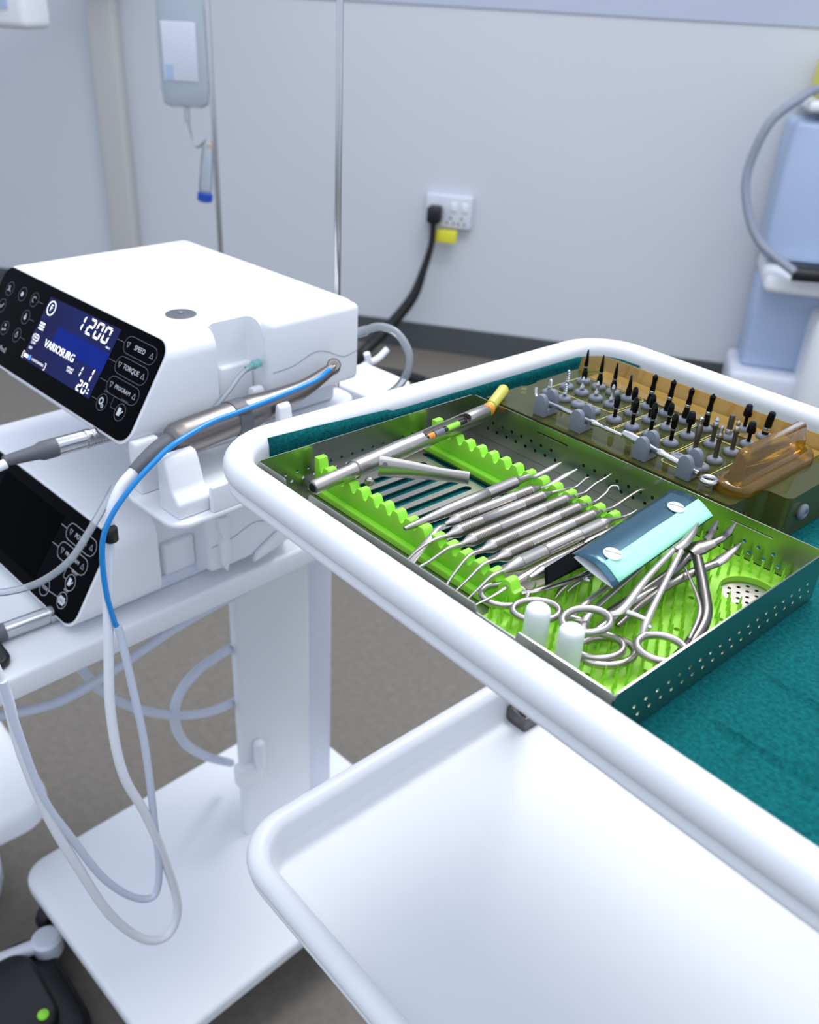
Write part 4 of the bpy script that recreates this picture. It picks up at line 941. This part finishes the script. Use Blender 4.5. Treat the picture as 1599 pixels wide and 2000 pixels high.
plug((-.2404, .010, .857), (-.2390, -.0400, .857), (-.2352, -.0815, .856), 'silver plug with grey boot under the lit upper console', [(-.233, -.11, .850), (-.232, -.16, .82), (-.24, -.2, .72)])
plug((-.2552, -.040, .6900), (-.2556, -.1035, .6900), (-.2556, -.142, .690), 'silver plug with grey boot under the dark lower console', [(-.2556, -.17, .684), (-.26, -.22, .64), (-.27, -.25, .55)])
# black foot of a clamp at the shelf corner
t = G().prism(rrect(-.32, -.2145, -.30, -.1105, .012), .6815, .690).out('rubber_mat', M['black'], loc=(-.27, -.2, .6815), bevel=.003)
tag(t, 'black rubber mat at the front edge of the cart shelf', 'mat')
# clear tube sagging across the lower console, and one with teal connector at the pump bay
t = G().tube(spl([(-0.1944,-0.0143,0.8311), (-0.1850,-0.0271,0.8239), (-0.1760,-0.0474,0.8083), (-0.1728,-0.0666,0.7914), (-0.1807,-0.0872,0.7767), (-0.1939,-0.1082,0.7686), (-0.2144,-0.1329,0.7652)], 8), .0030, 12).out('silicone_tube', M['clear'], loc=(-0.1728,-0.0666,0.7914))
tag(t, 'clear silicone tube sagging in front of the lower dark screen', 'tube')
t = thing('pump_tube', 'clear pump tube with pale teal connector in the upper console bay', 'tube', U(.008, .1, .02))
G().tube(spl([U(.004, .128, .037), U(.0065, .112, .034), U(.009, .095, .022), U(.0105, .07, .004), U(.0105, .045, -.012)], 8), .0020, 10).out('hose', M['clear'], t)
G().lathe([(.0022, -.004), (.0038, -.003), (.0038, .004), (.0026, .005), (.0022, .012)], axis(U(.004, .130, .038), U(0, -1, -.15)-U(0, 0, 0)), 16).out('luer_connector', M['fluid'], t)
# loop of hose behind the upper console
t = thing('drain_hose', 'translucent white hose looping out behind the upper console', 'hose', (-.28, .28, .87))
G().tube(spl([(-0.2336,0.2620,0.8972), (-0.2275,0.2680,0.9004), (-0.2100,0.2760,0.9090), (-0.1932,0.2840,0.9061), (-0.1794,0.2880,0.8913), (-0.1780,0.2880,0.8724), (-0.1874,0.2860,0.8537), (-0.2039,0.2840,0.8376)], 8), .0040, 14).out('hose', M['clear'], t)
G().lathe([(.0050, 0), (.0050, .010)], axis((-0.2305,0.2660,0.8989), Vector((-0.2244,0.2700,0.9019))-Vector((-0.2305,0.2660,0.8989))), 14).out('sleeve', M['clear'], t)
# white adapter standing on the cart shelf behind the consoles
g = G().prism(rrect(-.078, -.001, .350, .420, .006), .6815, .8200, FC)
t = g.out('power_adapter', M['plastic'], loc=FC @ Vector((-.04, .385, .6815)), bevel=.004); tag(t, 'white box-shaped adapter behind the upper console', 'adapter')
t = thing('tube_connector', 'small white forked tube connector behind the adapter', 'connector', (-0.3600,0.4013,0.8046))
G().tube(spl([(-0.3600,0.3857,0.8143), (-0.3600,0.3909,0.8029), (-0.3600,0.4037,0.8041), (-0.3600,0.4180,0.8130)], 5), .004, 10).out('fork', M['plastic'], t)
G().tube([(-0.3600,0.3925,0.8038), (-0.3600,0.3768,0.7980), (-0.3600,0.3659,0.7939)], .0035, 10).out('stem', M['plastic'], t)
# thin steel pole behind the console
pp = FU @ Vector((-.039, .2605, 0))
t = thing('irrigation_pole', 'thin steel irrigation pole rising behind the upper console', 'pole', (pp.x, pp.y, .6815))
G().lathe([(.0031, .69), (.0031, 1.75)], Matrix.Translation((pp.x, pp.y, 0)), 14).out('rod', M['chrome'], t)
G().lathe([(.010, .6815), (.010, .70), (.0045, .704)], Matrix.Translation((pp.x, pp.y, 0)), 18).out('socket', M['plastic'], t)
# ================================================================== INFUSION STAND
IV = Vector((-1.2187,0.6994,0.9479))
iv = thing('infusion_stand', 'slender steel infusion stand behind the consoles', 'infusion stand', (IV.x, IV.y, 0))
G().lathe([(.0050, .05), (.0050, 1.8)], Matrix.Translation((IV.x, IV.y, 0)), 14).out('pole', M['chrome'], iv)
for k in range(5):
    a = 2*math.pi*k/5+.5
    G().tube([(IV.x, IV.y, .075), (IV.x+.2*math.cos(a), IV.y+.2*math.sin(a), .045)], .011, 10).out('foot', M['steel'], iv)
    G().lathe([(.01, -.008), (.022, -.009), (.022, .009), (.01, .008)], axis((IV.x+.2*math.cos(a), IV.y+.2*math.sin(a), .022), (math.sin(a), -math.cos(a), 0)), 14).out('wheel', M['black'], iv)
CXv = Vector((_R[0][0], _R[1][0], 0)).normalized(); CYv = Vector((-CXv.y, CXv.x, 0)); 
B0 = Vector((-1.2880,0.6817,1.0758)); FB = frame(B0, CXv, CYv, (0, 0, 1))
bag = thing('infusion_bag', 'clear infusion bag hanging from the steel infusion stand', 'infusion bag', B0)
g = G(); rings = []
for z, wd, th in ((-.098, .030, .003), (-.092, .043, .010), (-.06, .047, .018), (0, .047, .020), (.06, .046, .014), (.12, .044, .008), (.135, .044, .002)):
    rings.append([(x*1.0, y, z) for x, y in circ(0, 0, wd, 20, th)])
g.loft(rings, True, FB); g.out('film', M['bag'], bag)
G().box(-.034, .030, -.0215, -.0195, -.05, .05, FB).out('label_patch', M['plastic2'], bag, bevel=.001)
G().box(-.030, -.016, -.0225, -.0216, -.048, -.022, FB).out('blue_print', M['unitblue'], bag)
G().lathe([(.005, -.125), (.005, -.095)], FB, 12).out('port', M['clear'], bag)
B1 = Vector((-1.1481,0.6365,0.8832)); FD = frame(B1, CXv, CYv, (0, 0, 1))
dc = thing('drip_chamber', 'clear drip chamber with royal blue base and orange dot', 'drip chamber', B1)
G().lathe([(.003, .058), (.006, .055), (.010, .048), (.0115, .02), (.0125, -.03), (.010, -.042)], FD @ Matrix.Rotation(.12, 4, 'Y'), 18).out('chamber', M['bag'], dc)
G().lathe([(.011, -.055), (.0145, -.053), (.0145, -.040), (.011, -.038)], FD @ Matrix.Rotation(.12, 4, 'Y'), 18).out('blue_base', M['royal'], dc)
G().lathe([(.001, 0), (.005, .001), (.005, .007), (.001, .008)], FD @ Matrix.Translation((.008, 0, .042)), 14).out('orange_vent', M['orange'], dc)
G().tube(spl([FB @ Vector((0, 0, -.12)), FB @ Vector((.012, .004, -.17)), FD @ Vector((.004, 0, .056))], 6), .0022, 8).out('line', M['clear'], dc)
# ================================================================== HANGING CABLES UNDER THE CART
def hang(label, pts, r, m):
    P = spl(pts, 8); o = G().tube(P, r, 12).out('hanging_cable', M[m], loc=P[len(P)//2]); tag(o, label, 'cable', 'cables hanging under the cart')
hang('pale grey cable sweeping from the tray side across the cart column', [(-0.2350,0.2053,0.6774), (-0.2400,0.1899,0.6600), (-0.2450,0.1667,0.6457), (-0.2500,0.1217,0.6348), (-0.2600,0.0571,0.6154), (-0.2700,-0.0166,0.5851), (-0.2750,-0.0658,0.5739), (-0.2800,-0.1166,0.5821), (-0.2800,-0.1419,0.5965)], .0050, 'bluegrey')
hang('pale grey cable curling in a half loop left of the cart column', [(-0.4200,0.2521,0.4182), (-0.4000,0.2157,0.4339), (-0.3700,0.1754,0.4589), (-0.3500,0.1243,0.4667), (-0.3400,0.0918,0.4508), (-0.3400,0.0846,0.4144), (-0.3600,0.1045,0.3520), (-0.4000,0.1538,0.2669), (-0.4500,0.2163,0.1763)], .0062, 'bluegrey')
hang('pale grey cable sagging low between the shelf edge and column', [(-0.3300,-0.0249,0.5838), (-0.3300,-0.0176,0.5563), (-0.3300,0.0000,0.5151), (-0.3350,0.0347,0.4686), (-0.3400,0.0842,0.4253), (-0.3600,0.1422,0.3839), (-0.3900,0.2011,0.3512), (-0.4200,0.2482,0.3245)], .0055, 'bluegrey')
# ================================================================== LOWER LEFT OF THE ROOM
st = thing('stool_base', 'white rounded stool base cut off by the left edge', 'stool', (-.62, -.2, 0))
G().prism(rrect(-.80, -.515, -.60, -.018, .05), .165, .205).out('top_plate', M['plastic'], st, bevel=.012)
G().lathe([(.05, .03), (.03, .06), (.03, .165)], Matrix.Translation((-.66, -.2, 0)), 20).out('stem', M['plastic2'], st)
G().lathe([(.12, 0), (.12, .02), (.05, .032)], Matrix.Translation((-.66, -.2, 0)), 26).out('foot_disc', M['plastic2'], st)
pd = thing('foot_pedal', 'black foot control lying on the floor by the cart wheel', 'foot pedal', (-.36, -.12, 0))
G().prism(rrect(-.47, -.28, -.26, -.085, .04), .002, .04).out('base', M['black'], pd, bevel=.01)
G().prism(rrect(-.44, -.31, -.23, -.115, .03), .04, .06).out('tread', M['black'], pd, bevel=.006)
G().lathe([(.004, .058), (.007, .060), (.007, .063), (.003, .065)], Matrix.Translation((-.330, -.135, 0)), 14).out('indicator', M['green'], pd)
t = thing('foot_bar', 'pale bar with round end on the floor under the cart corner', 'bar', (-0.4351,-0.1108,0.0500))
G().tube(spl([(-0.4532,-0.1844,0.0500), (-0.4454,-0.1477,0.0500), (-0.4373,-0.1099,0.0500), (-0.4318,-0.0841,0.0500)], 5), .010, 12).out('bar', M['plastic2'], t)
G().lathe([(.018, .03), (.02, .035), (.02, .058), (.016, .062)], Matrix.Translation((*(-0.4323,-0.0895,0.0500)[:2], 0)), 18).out('end_cap', M['plastic2'], t)
# ================================================================== FAR EQUIPMENT
du = thing('suction_unit', 'pale blue and white medical unit with grey hose at the right edge', 'medical unit', FW @ Vector((1.6, -.25, 0)))
G().box(1.385, 1.84, -.25, -.02, .53, .93, FW).out('upper_panel', M['unitblue'], du, bevel=.02)
G().box(1.40, 1.84, -.36, -.02, .455, .515, FW).out('shelf', M['plastic'], du, bevel=.02)
G().box(1.40, 1.62, -.22, -.02, .17, .456, FW).out('lower_panel', M['unitblue'], du, bevel=.02)
G().box(1.37, 1.70, -.28, -.02, .05, .172, FW).out('base', M['plastic2'], du, bevel=.02)
G().prism(rrect(1.575, 1.84, -.40, -.1, .06), .05, .40, FW).out('tank', M['plastic'], du, bevel=.03)
for x in (1.40, 1.66, 1.80): G().lathe([(.01, -.012), (.026, -.014), (.026, .014), (.01, .012)], axis(FW @ Vector((x, -.2, .026)), WX), 16).out('wheel', M['black'], du)
G().tube([FW @ Vector(p) for p in ((1.465, -.39, .53), (1.60, -.40, .535), (1.84, -.40, .54))], .022, 12).out('grip_bar', M['black'], du)
G().box(1.41, 1.84, -.27, -.02, .955, .985, FW).out('lid', M['plastic'], du, bevel=.012)
G().box(1.435, 1.62, -.2, -.03, .986, 1.10, FW).out('yellow_bottle', M['yellow'], du, bevel=.02)
G().tube(spl([FW @ Vector(p) for p in ((1.56, -.20, 1.005), (1.44, -.24, 1.015), (1.385, -.28, .99), (1.315, -.30, .92), (1.285, -.30, .79), (1.305, -.32, .69), (1.36, -.35, .60), (1.47, -.40, .535))], 8), .013, 12).out('grey_hose', M['hosegrey'], du)
mo = FW @ Vector((-.62, -.92, 1.06))
t = thing('device_housing', 'white device housing cut off by the top left corner', 'device', mo)
G().box(-1.15, -.605, -.98, -.86, 1.062, 1.42, FW).out('shell', M['plastic'], t, bevel=.02)
G().box(-1.10, -.65, -.985, -.979, 1.11, 1.39, FW).out('display', M['unitblue'], t)
G().box(-.95, -.85, -.87, -.01, 1.2, 1.3, FW).out('wall_arm', M['plastic2'], t, bevel=.01)
